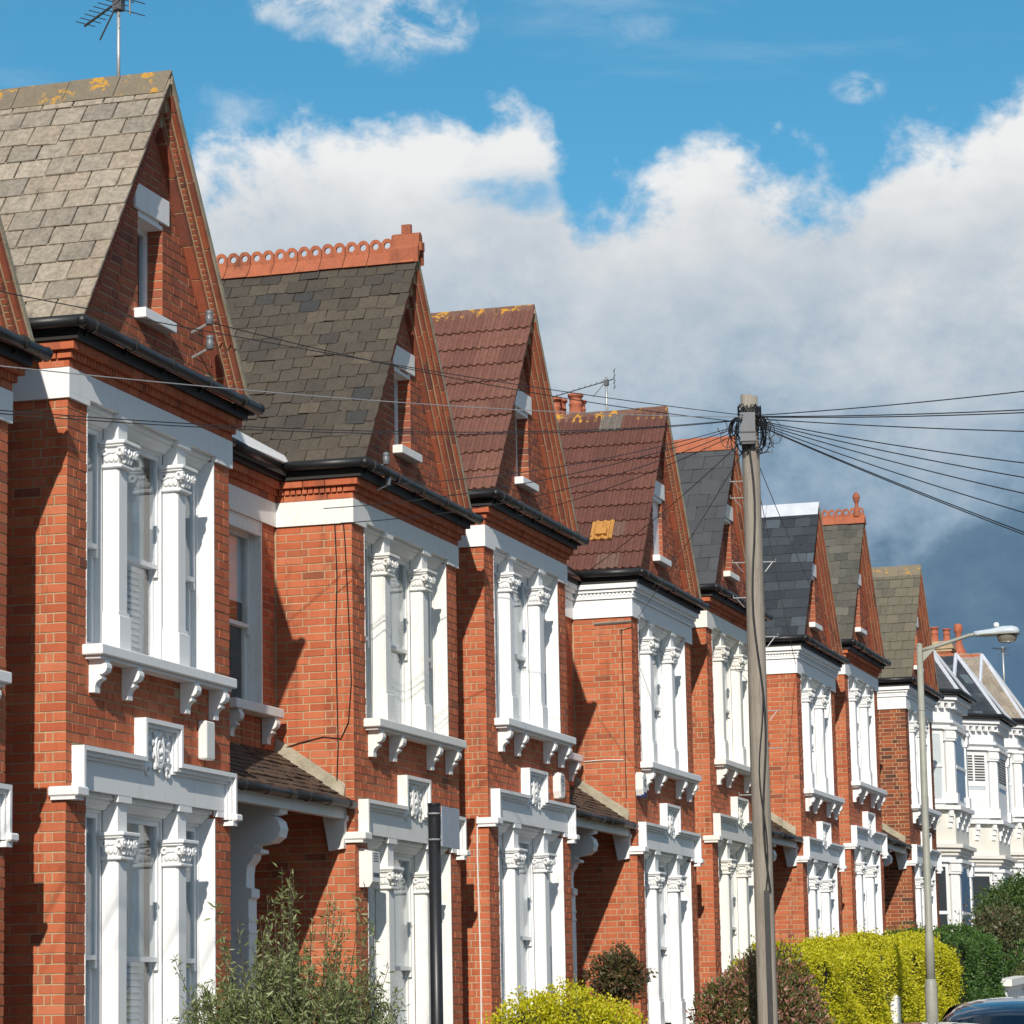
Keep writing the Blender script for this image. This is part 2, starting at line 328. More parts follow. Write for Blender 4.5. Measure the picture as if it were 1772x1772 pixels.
class MB:
    def __init__(s): s.v = []; s.f = []
    def add(s, v, f):
        b = len(s.v); s.v += [tuple(p) for p in v]; s.f += [tuple(i+b for i in q) for q in f]; return s
    def box(s, x0, x1, y0, y1, z0, z1):
        if x0 > x1: x0, x1 = x1, x0
        if y0 > y1: y0, y1 = y1, y0
        if z0 > z1: z0, z1 = z1, z0
        v = [(x, y, z) for z in (z0, z1) for y in (y0, y1) for x in (x0, x1)]
        return s.add(v, [(0, 2, 3, 1), (4, 5, 7, 6), (0, 1, 5, 4), (2, 6, 7, 3), (0, 4, 6, 2), (1, 3, 7, 5)])
    def bbox(s, x0, x1, y0, y1, z0, z1, c=.006):
        """box with chamfered edges on all sides"""
        v = []; 
        for ax in range(3):
            pass
        xs, ys, zs = (x0, x1), (y0, y1), (z0, z1)
        idx = {}
        for i in (0, 1):
            for j in (0, 1):
                for k in (0, 1):
                    px, py, pz = xs[i], ys[j], zs[k]
                    ix = c if i == 0 else -c; iy = c if j == 0 else -c; iz = c if k == 0 else -c
                    idx[i, j, k, 0] = len(v); v.append((px, py+iy, pz+iz))
                    idx[i, j, k, 1] = len(v); v.append((px+ix, py, pz+iz))
                    idx[i, j, k, 2] = len(v); v.append((px+ix, py+iy, pz))
        f = []
        for i in (0, 1): f.append([idx[i, a, b, 0] for a, b in ((0, 0), (1, 0), (1, 1), (0, 1))])
        for j in (0, 1): f.append([idx[a, j, b, 1] for a, b in ((0, 0), (1, 0), (1, 1), (0, 1))])
        for k in (0, 1): f.append([idx[a, b, k, 2] for a, b in ((0, 0), (1, 0), (1, 1), (0, 1))])
        for a in (0, 1):
            for b in (0, 1):
                f.append([idx[a, b, 0, 0], idx[a, b, 1, 0], idx[a, b, 1, 1], idx[a, b, 0, 1]])
                f.append([idx[a, 0, b, 0], idx[a, 1, b, 0], idx[a, 1, b, 2], idx[a, 0, b, 2]])
                f.append([idx[0, a, b, 1], idx[1, a, b, 1], idx[1, a, b, 2], idx[0, a, b, 2]])
        for i in (0, 1):
            for j in (0, 1):
                for k in (0, 1): f.append([idx[i, j, k, 0], idx[i, j, k, 1], idx[i, j, k, 2]])
        return s.add(v, f)
    def prism(s, poly, axis, a, b):
        """poly: 2D points; axis 'x' -> (y,z), 'y' -> (x,z), 'z' -> (x,y); extruded from a to b"""
        n = len(poly)
        mk = {'x': lambda p, t: (t, p[0], p[1]), 'y': lambda p, t: (p[0], t, p[1]), 'z': lambda p, t: (p[0], p[1], t)}[axis]
        v = [mk(p, a) for p in poly]+[mk(p, b) for p in poly]
        f = [tuple(range(n))[::-1], tuple(range(n, 2*n))]+[(i, (i+1) % n, n+(i+1) % n, n+i) for i in range(n)]
        return s.add(v, f)
    def tube(s, pts, r, n=8, cap=True):
        pts = [np.array(p, float) for p in pts]; rs = r if isinstance(r, (list, tuple)) else [r]*len(pts)
        v = []; prev = None
        for i, p in enumerate(pts):
            d = pts[min(i+1, len(pts)-1)]-pts[max(i-1, 0)]; d = d/(np.linalg.norm(d)+1e-12)
            if prev is None:
                a = np.array([0, 0, 1.]) if abs(d[2]) < .9 else np.array([1., 0, 0]); u = np.cross(d, a)
            else: u = prev-d*(prev@d)
            u = u/(np.linalg.norm(u)+1e-12); w = np.cross(d, u); prev = u
            for k in range(n):
                t = 2*math.pi*k/n; v.append(p+rs[i]*(math.cos(t)*u+math.sin(t)*w))
        f = [(i*n+k, i*n+(k+1) % n, (i+1)*n+(k+1) % n, (i+1)*n+k) for i in range(len(pts)-1) for k in range(n)]
        if cap: f += [tuple(range(n))[::-1], tuple((len(pts)-1)*n+k for k in range(n))]
        return s.add(v, f)
    def lathe(s, prof, cx, cy, cz, n=16):
        v = []
        for (r, z) in prof: v += [(cx+r*math.cos(2*math.pi*k/n), cy+r*math.sin(2*math.pi*k/n), cz+z) for k in range(n)]
        f = [(i*n+k, i*n+(k+1) % n, (i+1)*n+(k+1) % n, (i+1)*n+k) for i in range(len(prof)-1) for k in range(n)]
        f += [tuple(range(n))[::-1], tuple((len(prof)-1)*n+k for k in range(n))]
        return s.add(v, f)
    def blob(s, c, r, n=8, m=5):
        v = [(c[0], c[1], c[2]-r[2])]
        for j in range(1, m):
            t = -math.pi/2+math.pi*j/m
            v += [(c[0]+r[0]*math.cos(t)*math.cos(2*math.pi*k/n), c[1]+r[1]*math.cos(t)*math.sin(2*math.pi*k/n), c[2]+r[2]*math.sin(t)) for k in range(n)]
        v.append((c[0], c[1], c[2]+r[2]))
        f = [(0, 1+(k+1) % n, 1+k) for k in range(n)]
        for j in range(m-2): f += [(1+j*n+k, 1+j*n+(k+1) % n, 1+(j+1)*n+(k+1) % n, 1+(j+1)*n+k) for k in range(n)]
        b = 1+(m-2)*n; f += [(b+k, b+(k+1) % n, len(v)-1) for k in range(n)]
        return s.add(v, f)
    def torus(s, c, R0, r, axis='y', n=16, mm=6, sx=1.0, sz=1.0):
        v = []
        for i in range(n):
            a = 2*math.pi*i/n
            for j in range(mm):
                b = 2*math.pi*j/mm; q = R0+r*math.cos(b); h = r*math.sin(b)
                p = (q*math.cos(a)*sx, h, q*math.sin(a)*sz) if axis == 'y' else (h, q*math.cos(a)*sx, q*math.sin(a)*sz)
                v.append((c[0]+p[0], c[1]+p[1], c[2]+p[2]))
        f = [(i*mm+j, ((i+1) % n)*mm+j, ((i+1) % n)*mm+(j+1) % mm, i*mm+(j+1) % mm) for i in range(n) for j in range(mm)]
        return s.add(v, f)
    def strip(s, path, w, y0, y1):
        """band of width w to the right of an open right-angled path of (x,z), extruded in y"""
        n = len(path); off = []
        for i in range(n):
            ns = []
            for a, b in ((i-1, i), (i, i+1)):
                if a < 0 or b >= n: continue
                dx, dz = path[b][0]-path[a][0], path[b][1]-path[a][1]; L = math.hypot(dx, dz); ns.append((dz/L, -dx/L))
            if len(ns) == 2 and abs(ns[0][0]-ns[1][0])+abs(ns[0][1]-ns[1][1]) > 1e-6: o = (ns[0][0]+ns[1][0], ns[0][1]+ns[1][1])
            else: o = ns[0]
            off.append((path[i][0]+w*o[0], path[i][1]+w*o[1]))
        v = []
        for y in (y0, y1): v += [(p[0], y, p[1]) for p in path]+[(p[0], y, p[1]) for p in off]
        f = []; k = 2*n
        for i in range(n-1):
            f += [(i, i+1, n+i+1, n+i), (k+i, k+n+i, k+n+i+1, k+i+1), (i, k+i, k+i+1, i+1), (n+i, n+i+1, k+n+i+1, k+n+i)]
        f += [(0, n, k+n, k), (n-1, k+n-1, k+2*n-1, 2*n-1)]
        s.add(v, f); return off
    def frame(s, x0, x1, z0, z1, w, y0, y1):
        s.box(x0, x0+w, y0, y1, z0, z1); s.box(x1-w, x1, y0, y1, z0, z1)
        s.box(x0+w, x1-w, y0, y1, z0, z0+w); s.box(x0+w, x1-w, y0, y1, z1-w, z1); return s
    def build(s, name, mat, parent=None, smooth=False): return mesh_obj(name, s.v, s.f, mat, parent, smooth)
    def mesh(s, name, mat, smooth=False):
        me = bpy.data.meshes.new(name); me.from_pydata(s.v, [], s.f); me.materials.append(M[mat])
        if smooth: me.polygons.foreach_set('use_smooth', [True]*len(me.polygons))
        me.update(); return me
def inst(name, me, parent, loc=(0, 0, 0), mat=None):
    o = bpy.data.objects.new(name, me); o.location = loc
    if mat is not None: o.matrix_local = mat
    return link(o, parent)

# unit pieces ------------------------------------------------------
CUBE_F2 = [(0, 1, 2, 3), (7, 6, 5, 4), (0, 4, 5, 1), (1, 5, 6, 2), (2, 6, 7, 3), (3, 7, 4, 0)]
CUBE_F = [(0, 2, 3, 1), (4, 5, 7, 6), (0, 1, 5, 4), (2, 6, 7, 3), (0, 4, 6, 2), (1, 3, 7, 5)]
CUBE_V = np.array([(x, y, z) for z in (-.5, .5) for y in (-.5, .5) for x in (-.5, .5)], float)
def slate_template(k):
    """unit slab, u=x, v=y (lower edge at +y), n=z; worn lower corners"""
    c = [.0, .05, .12, .18][k % 4]; d = [.0, .16, .05, .10][k % 4]
    poly = [(-.5, -.5), (.5, -.5), (.5, .5-d), (.5-c, .5), (-.5+d*.7, .5+.02*(k % 3)), (-.5, .5-c*.5)]
    n = len(poly); v = [(*p, -.5) for p in poly]+[(*p, .5) for p in poly]
    return np.array(v), [tuple(range(n))[::-1], tuple(range(n, 2*n))]+[(i, (i+1) % n, n+(i+1) % n, n+i) for i in range(n)]
def ribbed_template():
    us = np.linspace(-.5, .5, 16); hs = []
    for u in us:
        w = (u+.5)*3 % 1.0; hs.append(1.0*(max(0, math.sin(math.pi*min(1, w/.55)))**.6 if w < .55 else 0)+.6)
    v = []
    for (vv, add) in ((-.5, 0), (.5, 0)):
        v += [(u, vv, h+add) for u, h in zip(us, hs)]
    v += [(u, .5, -.5) for u in us]
    n = len(us)
    f = [(i, n+i, n+i+1, i+1) for i in range(n-1)]+[(n+i, 2*n+i, 2*n+i+1, n+i+1) for i in range(n-1)]
    return np.array(v), f
TEMPL = {'brick': [(CUBE_V*np.array([1, 1, 1])+rng.normal(0, .006, (8, 3))*np.array([.35, .3, 1.0]), CUBE_F) for _ in range(6)],
         'slate': [slate_template(k) for k in range(4)], 'slab': [(CUBE_V+rng.normal(0, .006, (8, 3)), CUBE_F) for _ in range(4)],
         'ribbed': [ribbed_template()]}
MESHES = {}
def unit_mesh(kind, k, mat):
    key = (kind, k, mat)
    if key not in MESHES:
        v, f = TEMPL[kind][k]; me = bpy.data.meshes.new(kind); me.from_pydata(v.tolist(), [], f); me.materials.append(M[mat]); me.update(); MESHES[key] = me
    return MESHES[key]
def place_pieces(recs, kind, mat, parent, name, stuff_name, origin, hidden, limit=300, minpx=9.0):
    """recs: list of (centre, u, v, n) in the frame of the parent thing, with full-size axis vectors.
    The ones that show largest become parts of their own, the rest are joined into one part."""
    if not recs: return
    A = np.array([np.concatenate(r) for r in recs]); C = A[:, :3]+origin
    d = C-CAM; dist = np.linalg.norm(d, axis=1); z = d@AF
    x = 886+FPX*(d@AR)/z; y = 886-FPX*(d@AU)/z
    area = np.zeros(len(A)); longest = np.zeros(len(A))
    for i, j in ((3, 6), (6, 9), (3, 9)):
        cr = np.cross(A[:, i:i+3], A[:, j:j+3]); area += np.abs((cr*d).sum(1))/dist
    px = np.sqrt(area)*FPX/dist
    for i in (3, 6): longest = np.maximum(longest, np.linalg.norm(np.cross(A[:, i:i+3], d/dist[:, None]), axis=1)*FPX/dist)
    ok = (x > 0) & (x < IMG) & (y > 0) & (y < IMG) & (z > 0) & (longest > minpx)
    ok &= ~hidden(C, x, y)
    score = np.where(ok, px, 0); order = np.argsort(-score)[:limit]; sel = set(int(i) for i in order if score[i] > 0)
    nt = len(TEMPL[kind]); rest = []
    for i in range(len(A)):
        k = (i*7+i//5) % nt
        if i in sel:
            mt = Matrix.Identity(4)
            for a in range(3):
                mt[a][0] = A[i, 3+a]; mt[a][1] = A[i, 6+a]; mt[a][2] = A[i, 9+a]; mt[a][3] = A[i, a]
            inst(name, unit_mesh(kind, k, mat), parent, mat=mt)
        else: rest.append((i, k))
    if rest:
        V = []; F = []; b = 0
        for i, k in rest:
            tv, tf = TEMPL[kind][k]
            V.append(tv@A[i, 3:].reshape(3, 3)+A[i, :3]); F += [tuple(q+b for q in f) for f in tf]; b += len(tv)
        o = mesh_obj(stuff_name, np.concatenate(V).tolist(), F, mat, parent); o['kind'] = 'stuff'

# ------------------------------------------------------------------ shared ornament meshes
def capital_mesh(mat):
    m = MB()
    m.bbox(-.125, .125, -.04, .136, 0, .028, .008)
    v = []
    for z, h, yf in ((.028, .096, -.002), (.10, .105, -.018), (.165, .128, -.045)): v += [(-h, .133, z), (h, .133, z), (h, yf, z), (-h, yf, z)]
    f = [(4*i+k, 4*i+(k+1) % 4, 4*i+4+(k+1) % 4, 4*i+4+k) for i in range(2) for k in range(4)]
    m.add(v, f)
    m.bbox(-.15, .15, -.065, .137, .165, .182, .005); m.bbox(-.165, .165, -.08, .138, .183, .215, .007)
    for sx in (-1, 1):
        m.torus((sx*.115, -.055, .128), .026, .015, 'y', 12, 6); m.blob((sx*.115, -.06, .128), (.014, .02, .014), 6, 4)
    m.torus((-.128, -.03, .128), .026, .014, 'x', 12, 6); m.torus((-.128, .105, .128), .022, .012, 'x', 12, 6)
    for i in range(4): m.blob((-.075+.05*i, -.05, .125+.012*(i % 2)), (.016, .022, .032), 6, 5)
    for i in range(3): m.blob((-.055+.055*i, -.035, .075), (.024, .022, .04), 6, 5); m.blob((-.055+.055*i, -.055, .10), (.018, .014, .014), 6, 4)
    for i in range(3): m.blob((-.110, .015+.04*i, .085), (.016, .028, .04), 6, 5)
    m.blob((-.122, .05, .125), (.014, .04, .016), 6, 4)
    return m.mesh('capital', mat)
def console_mesh(mat, w=.095, s=1.0, h=1.0):
    pr = [(0, 0), (-.135, 0), (-.135, -.022), (-.150, -.036), (-.152, -.062), (-.142, -.09), (-.118, -.108), (-.092, -.112), (-.092, -.128),
          (-.108, -.130), (-.106, -.146), (-.082, -.156), (-.062, -.176), (-.052, -.205), (-.052, -.248), (0, -.248)]
    m = MB().prism([(y*s, z*s*h) for y, z in pr], 'x', -w/2, w/2); return m.mesh('console', mat)
CAPS = {k: capital_mesh(k) for k in ('white', 'old_white', 'cream_white')}
CONS = {k: console_mesh(k) for k in ('white', 'old_white', 'cream_white')}
def rosette_mesh(mat):
    m = MB()
    m.torus((0, -.012, 0), .115, .026, 'y', 20, 6, .72, 1.15); m.torus((0, -.02, -.01), .062, .02, 'y', 16, 6, .8, 1.2); m.blob((0, -.02, -.01), (.026, .03, .03), 8, 5)
    for i in range(9):
        a = 2*math.pi*i/9; m.blob((.125*math.cos(a), -.012, .155*math.sin(a)), (.034, .022, .03), 6, 4)
    for sx in (-1, 1):
        for k in range(5): m.blob((sx*(.17+.035*(k % 2)), -.008, -.14+.07*k), (.045, .02, .026), 6, 4)
        m.torus((sx*.2, -.008, -.17), .035, .014, 'y', 12, 5); m.torus((sx*.19, -.008, .15), .03, .012, 'y', 12, 5)
    return m.mesh('rosette', mat)
ROSE = {k: rosette_mesh(k) for k in ('white', 'old_white', 'cream_white')}

# ------------------------------------------------------------------ the brick terrace
W, GW, GN = 3.3, 3.168, 1.026
APEX, KS = 9.865, 1.39
G0 = -1.2                                                # walls run down below the ground line
def terrace_x(h): return sum(W+(GW if i % 2 else GN) for i in range(1, h)) if h >= 1 else -(GN+W)
DZ = {0: -.385, 1: 0, 2: 0, 3: .385, 4: .385, 5: .747, 6: .75, 7: 1.168, 8: 1.152}
CH = .075
def flemish(a, b, i, quoin=None, step=0.012):
    """brick cells along [a,b] in course i -> (start, end, depth)"""
    out = []; x = a; first = True; k = 0
    S, H = .215, .1025
    seq = [S, H] if i % 2 == 0 else [H, .05 if quoin else S, S, H]
    while x < b-.012:
        if k < len(seq): L = seq[k]
        else: L = S if ((k-len(seq)) % 2 == 0) else H
        e = min(x+L, b)
        if b-e < .045: e = b
        dep = .045
        if first and quoin == 'corner': dep = .1025 if i % 2 == 0 else .215
        elif first and quoin: dep = float(quoin)
        out.append((x, e, dep)); x = e+step; first = False; k += 1
    return out
def side_cells(a, b, i):
    seq = [.05, .1025, .215, .215, .1025] if i % 2 == 0 else [.215, .215, .215]
    out = []; x = a; k = 0
    while x < b-.012:
        L = seq[k] if k < len(seq) else (.215 if (k+i) % 3 else .1025)
        e = min(x+L, b)
        if b-e < .045: e = b
        out.append((x, e, .045)); x = e+.012; k += 1
    return out
def gable_left(z): return W/2-(APEX-.075-z)/KS

def wall_bricks(h, rec, style):
    """list of brick records (centre,u,v,n) for the house in its own frame"""
    recs = []; gab = []
    def front(a, b, z, i, y, quoin=None):
        for (x0, x1, dep) in flemish(a, b, i, quoin):
            j = random.gauss(0, .0016); recs.append((((x0+x1)/2, y+dep/2+j, z), (x1-x0, 0, 0), (0, dep, 0), (0, 0, CH-.0125)))
    def side(a, b, z, i, x):
        for (y0, y1, dep) in side_cells(a, b, i):
            j = random.gauss(0, .0016); recs.append(((x+.0225+j, (y0+y1)/2, z), (.045, 0, 0), (0, y1-y0, 0), (0, 0, CH-.0125)))
    n = int((7.07-.3)/CH); z0 = 6.838-.5*CH
    for i in range(90):
        z = z0-i*CH
        if z < .45: break
        depth_left = 1.66 if (rec == 'L' and z < 4.16) else .775
        # left side return, with alternate quoins from the front face
        q = .1025 if i % 2 == 0 else .215
        side(q+.012, depth_left, z, i, 0.0)
        # front
        if z > 4.93 or 1.50 < z < 3.84:
            front(0, .355, z, i, 0, 'corner'); front(2.955, W, z, i, 0)
        elif z > 4.21 or z <= 1.50: front(0, W, z, i, 0, 'corner')
        elif z > 3.84: front(0, .10, z, i, 0, 'corner'); front(3.17, W, z, i, 0)
        # narrow or wide recess walls
        if rec == 'R': front(-GN/2, -.012, z, i, .79)
        else: front(W+.012, W+GN/2, z, i, .79)
        if rec == 'L':
            if z > 4.66:
                if 5.04 < z < 6.84: front(-.352, -.012, z, i, .79, .14); front(-GW/2, -1.275, z, i, .79)
                else: front(-GW/2, -.012, z, i, .79)
        else:
            if z > 4.66:
                if 5.04 < z < 6.84: front(W+.012, W+.352, z, i, .79); front(W+1.275, W+GW/2, z, i, .79, .14)
                else: front(W+.012, W+GW/2, z, i, .79)
    # gable
    nb = len(recs)
    i = 0; z = 7.355+.5*CH
    while z < APEX-.25:
        a = max(0, gable_left(z-.01))+.02; b = W-a
        if 7.82 < z < 8.64:
            if a < 1.33: front(a, 1.335, z, i, 0); front(1.845, b, z, i, 0, .13)
        else: front(a, b, z, i, 0)
        i += 1; z += CH
    gab = recs[nb:]; recs = recs[:nb]
    # corbelled brick cornice
    if not style['white_cornice']:
        for c, (za, zb, p) in enumerate(((7.078, 7.140, .022), (7.143, 7.200, .05), (7.203, 7.268, .09))):
            step = .06 if c == 1 else .225; ln = .046 if c == 1 else .215
            x = -p
            while x < W+p-.02:
                e = min(x+ln, W+p); recs.append((((x+e)/2, -p/2+.01, (za+zb)/2), (e-x, 0, 0), (0, p+.02, 0), (0, 0, zb-za))); x += step
            y = .02
            while y < .76:
                e = min(y+ln, .775); recs.append(((-p/2+.01, (y+e)/2, (za+zb)/2), (p+.02, 0, 0), (0, e-y, 0), (0, 0, zb-za))); y += step
            # recess wall
            xa, xb = ((-GW/2, -p-.01) if rec == 'L' else (W+p+.01, W+GW/2))
            x = xa
            while x < xb-.02:
                e = min(x+ln, xb); recs.append((((x+e)/2, .79-p/2+.01, (za+zb)/2), (e-x, 0, 0), (0, p+.02, 0), (0, 0, zb-za))); x += step
    return recs, gab
def rake_bricks(style):
    recs = []; beads = []
    sl = math.sqrt(1+KS*KS); total = (W/2+.06)*sl
    rows = [(.155, .07), (.115, .06), (.075, .06)] if style['beads'] else [(.165, .062), (.13, .062), (.095, .062), (.05, .062)]
    for sgn in (1, -1):
        s = np.array([sgn*1.0, 0, -KS])/sl                     # down the rake
        nin = np.array([-sgn*KS, 0, -1.0])/sl                  # towards the inside of the gable
        o = np.array([W/2, 0, APEX-.045]); off = .006
        for r, (p, t) in enumerate(rows):
            st = (off+t)*KS+.02; t0 = st; L = .29
            pp = p*.8-.002 if sgn < 0 else p
            if style['beads'] and r == 1:
                while t0 < total-.05:
                    c = o+s*(t0+.022)+nin*(off+t/2); beads.append((c+np.array([0, -pp/2+.005, 0]), s*.036, np.array([0, pp+.01, 0]), nin*(t-.006))); t0 += .052
            else:
                t0 += (r % 2)*.12
                beg = st
                while beg < total-.03:
                    e = min((beg+L*(.45+.3*(r % 2)) if beg == st else beg+L), total)
                    c = o+s*(beg+e)/2+nin*(off+t/2); recs.append((c+np.array([0, -pp/2+.01+random.gauss(0, .0015), 0]), s*(e-beg), np.array([0, pp+.02, 0]), nin*(t-.002))); beg = e+.016
            off += t+.014
    return recs, beads, rows

RIDGES = {}
def ridge_piece(kind, L):
    key = (kind, round(L, 3))
    if key in RIDGES: return RIDGES[key]
    m = MB(); a = .10 if kind == 'crest' else .15
    pro = [(-a, -a*KS), (0, 0.0), (a, -a*KS), (a+.022, -a*KS+.004), (0, .03), (-a-.022, -a*KS+.004)]
    if kind == 'crest':
        m.prism([(x, z+.02) for x, z in pro], 'y', 0, L)
        hw = L/4
        for c in (hw, 3*hw):
            N = 16; zc = .105; hr = .034; V = []
            for xx in (-.014, .014):
                for ring in (0, 1):
                    for k in range(N):
                        t = 2*math.pi*k/N; cx, cz = math.cos(t), math.sin(t)
                        if ring == 0: V.append((xx, c+hr*cx, zc+hr*cz))
                        else:
                            lim = 9.
                            hwid = hw-.001
                            if abs(cx) > 1e-6: lim = min(lim, hwid/abs(cx))
                            if cz < -1e-6: lim = min(lim, .085/-cz)
                            if cz > 1e-6: lim = min(lim, .075/cz)
                            if cz > .2: lim = min(lim, (hwid+.036)/(abs(cx)+abs(cz)))
                            V.append((xx, c+lim*cx, zc+lim*cz))
            F = []
            for k in range(N):
                k2 = (k+1) % N
                F += [(k, k2, N+k2, N+k), (2*N+k, 3*N+k, 3*N+k2, 2*N+k2), (N+k, N+k2, 3*N+k2, 3*N+k), (k, 2*N+k, 2*N+k2, k2)]
            m.add(V, F)
    else: m.prism(pro, 'y', 0, L)
    RIDGES[key] = m; return m

def sash_window(parent, x0, x1, z0, z1, y, blind='plain', frame='white', name='window'):
    w = MB(); w.frame(x0, x1, z0, z1, .022, y, y+.10)
    o = w.build(name, frame, parent)
    zm = z0+(z1-z0)*.47; a, b = x0+.023, x1-.023
    s = MB(); s.frame(a, b, zm-.03, z1-.023, .038, y+.02, y+.055); s.build('sash', frame, o)
    # horns under the meeting rail
    h = MB(); h.frame(a, b, z0+.023, zm+.012, .042, y+.058, y+.093)
    h.box(a, a+.04, y+.02, y+.055, zm-.095, zm-.032); h.box(b-.04, b, y+.02, y+.055, zm-.095, zm-.032); h.build('sash', frame, o)
    MB().box(a+.0385, b-.0385, y+.036, y+.041, zm+.009, z1-.062).build('pane', 'glass', o)
    MB().box(a+.0425, b-.0425, y+.073, y+.078, z0+.066, zm-.031).build('pane', 'glass', o)
    if blind == 'louvre':
        m = MB(); z = z0+.05
        m.box(a, a+.05, y+.15, y+.18, z0, zm); m.box(b-.05, b, y+.15, y+.18, z0, zm); m.box(a+.05, b-.05, y+.15, y+.18, zm-.06, zm)
        while z < zm-.08:
            m.add([(a+.05, y+.15, z), (b-.05, y+.15, z), (b-.05, y+.176, z+.042), (a+.05, y+.176, z+.042), (a+.05, y+.156, z-.003), (b-.05, y+.156, z-.003), (b-.05, y+.182, z+.039), (a+.05, y+.182, z+.039)],
                  [(0, 1, 2, 3), (4, 7, 6, 5), (0, 4, 5, 1), (3, 2, 6, 7)]); z += .052
        m.build('shutter', 'upvc', o)
        MB().box(a, b, y+.15, y+.155, zm+.002, z1).build('blind', 'curtain', o); MB().box(a, b, y+.2, y+.205, z0, zm).build('blind', 'curtain', o)
    elif blind == 'half': MB().box(a, b, y+.10, y+.105, z0+(z1-z0)*.6, z1).build('blind', 'curtain', o)
    elif blind == 'dark': pass
    else: MB().box(a, b, y+.098, y+.103, z0+.03, z1).build('blind', 'curtain', o)
    return o

def tiled_slope(parent, roof, style, h, origin, hid):
    kind, mat, w, g, th = style['tile']
    sl = math.sqrt(1+KS*KS); v = np.array([-1, 0, -KS])/sl; n = np.array([-KS, 0, 1])/sl; u = np.array([0, 1., 0])
    O = np.array([W/2, 0, APEX]); Ls = (W/2+.10)*sl
    recs = []; rows = int(round((Ls-.10)/g)); g = (Ls-.10)/rows
    for i in range(rows):
        s1 = .10+(i+1)*g; y = -.185-(w*.5 if i % 2 else 0) if kind != 'ribbed' else -.185
        while y < 5.0:
            a = max(y, -.185); b = y+w
            if b-a > .05:
                jl = random.gauss(0, .012) if kind == 'slate' else random.gauss(0, .002)
                ww = b-a-((.011 if kind == 'slab' else .006)+abs(random.gauss(0, .004)) if kind != 'ribbed' else .002); ll = g*1.12
                lift = random.gauss(0, .0015)
                vv = v*1.0+n*(th*1.15/ll); vv = vv/np.linalg.norm(vv); nn = np.cross(u, vv)*-1.0
                if nn@n < 0: nn = -nn
                skew = random.gauss(0, .012) if kind == 'slate' else 0
                if random.random() < .03 and kind != 'ribbed': jl += random.uniform(.008, .03); skew += random.gauss(0, .03); lift += .004
                c = O+u*((a+b)/2)+v*(s1-ll/2+jl)+n*(th*.95+lift)
                if kind == 'ribbed': recs.append((c, u*ww, vv*ll, nn*th))
                else: recs.append((c, u*ww+vv*skew, vv*ll, nn*th))
            y += w
    place_pieces(recs, kind, mat, roof, 'roof_tile', 'small_roof_tiles', origin, hid, 300)

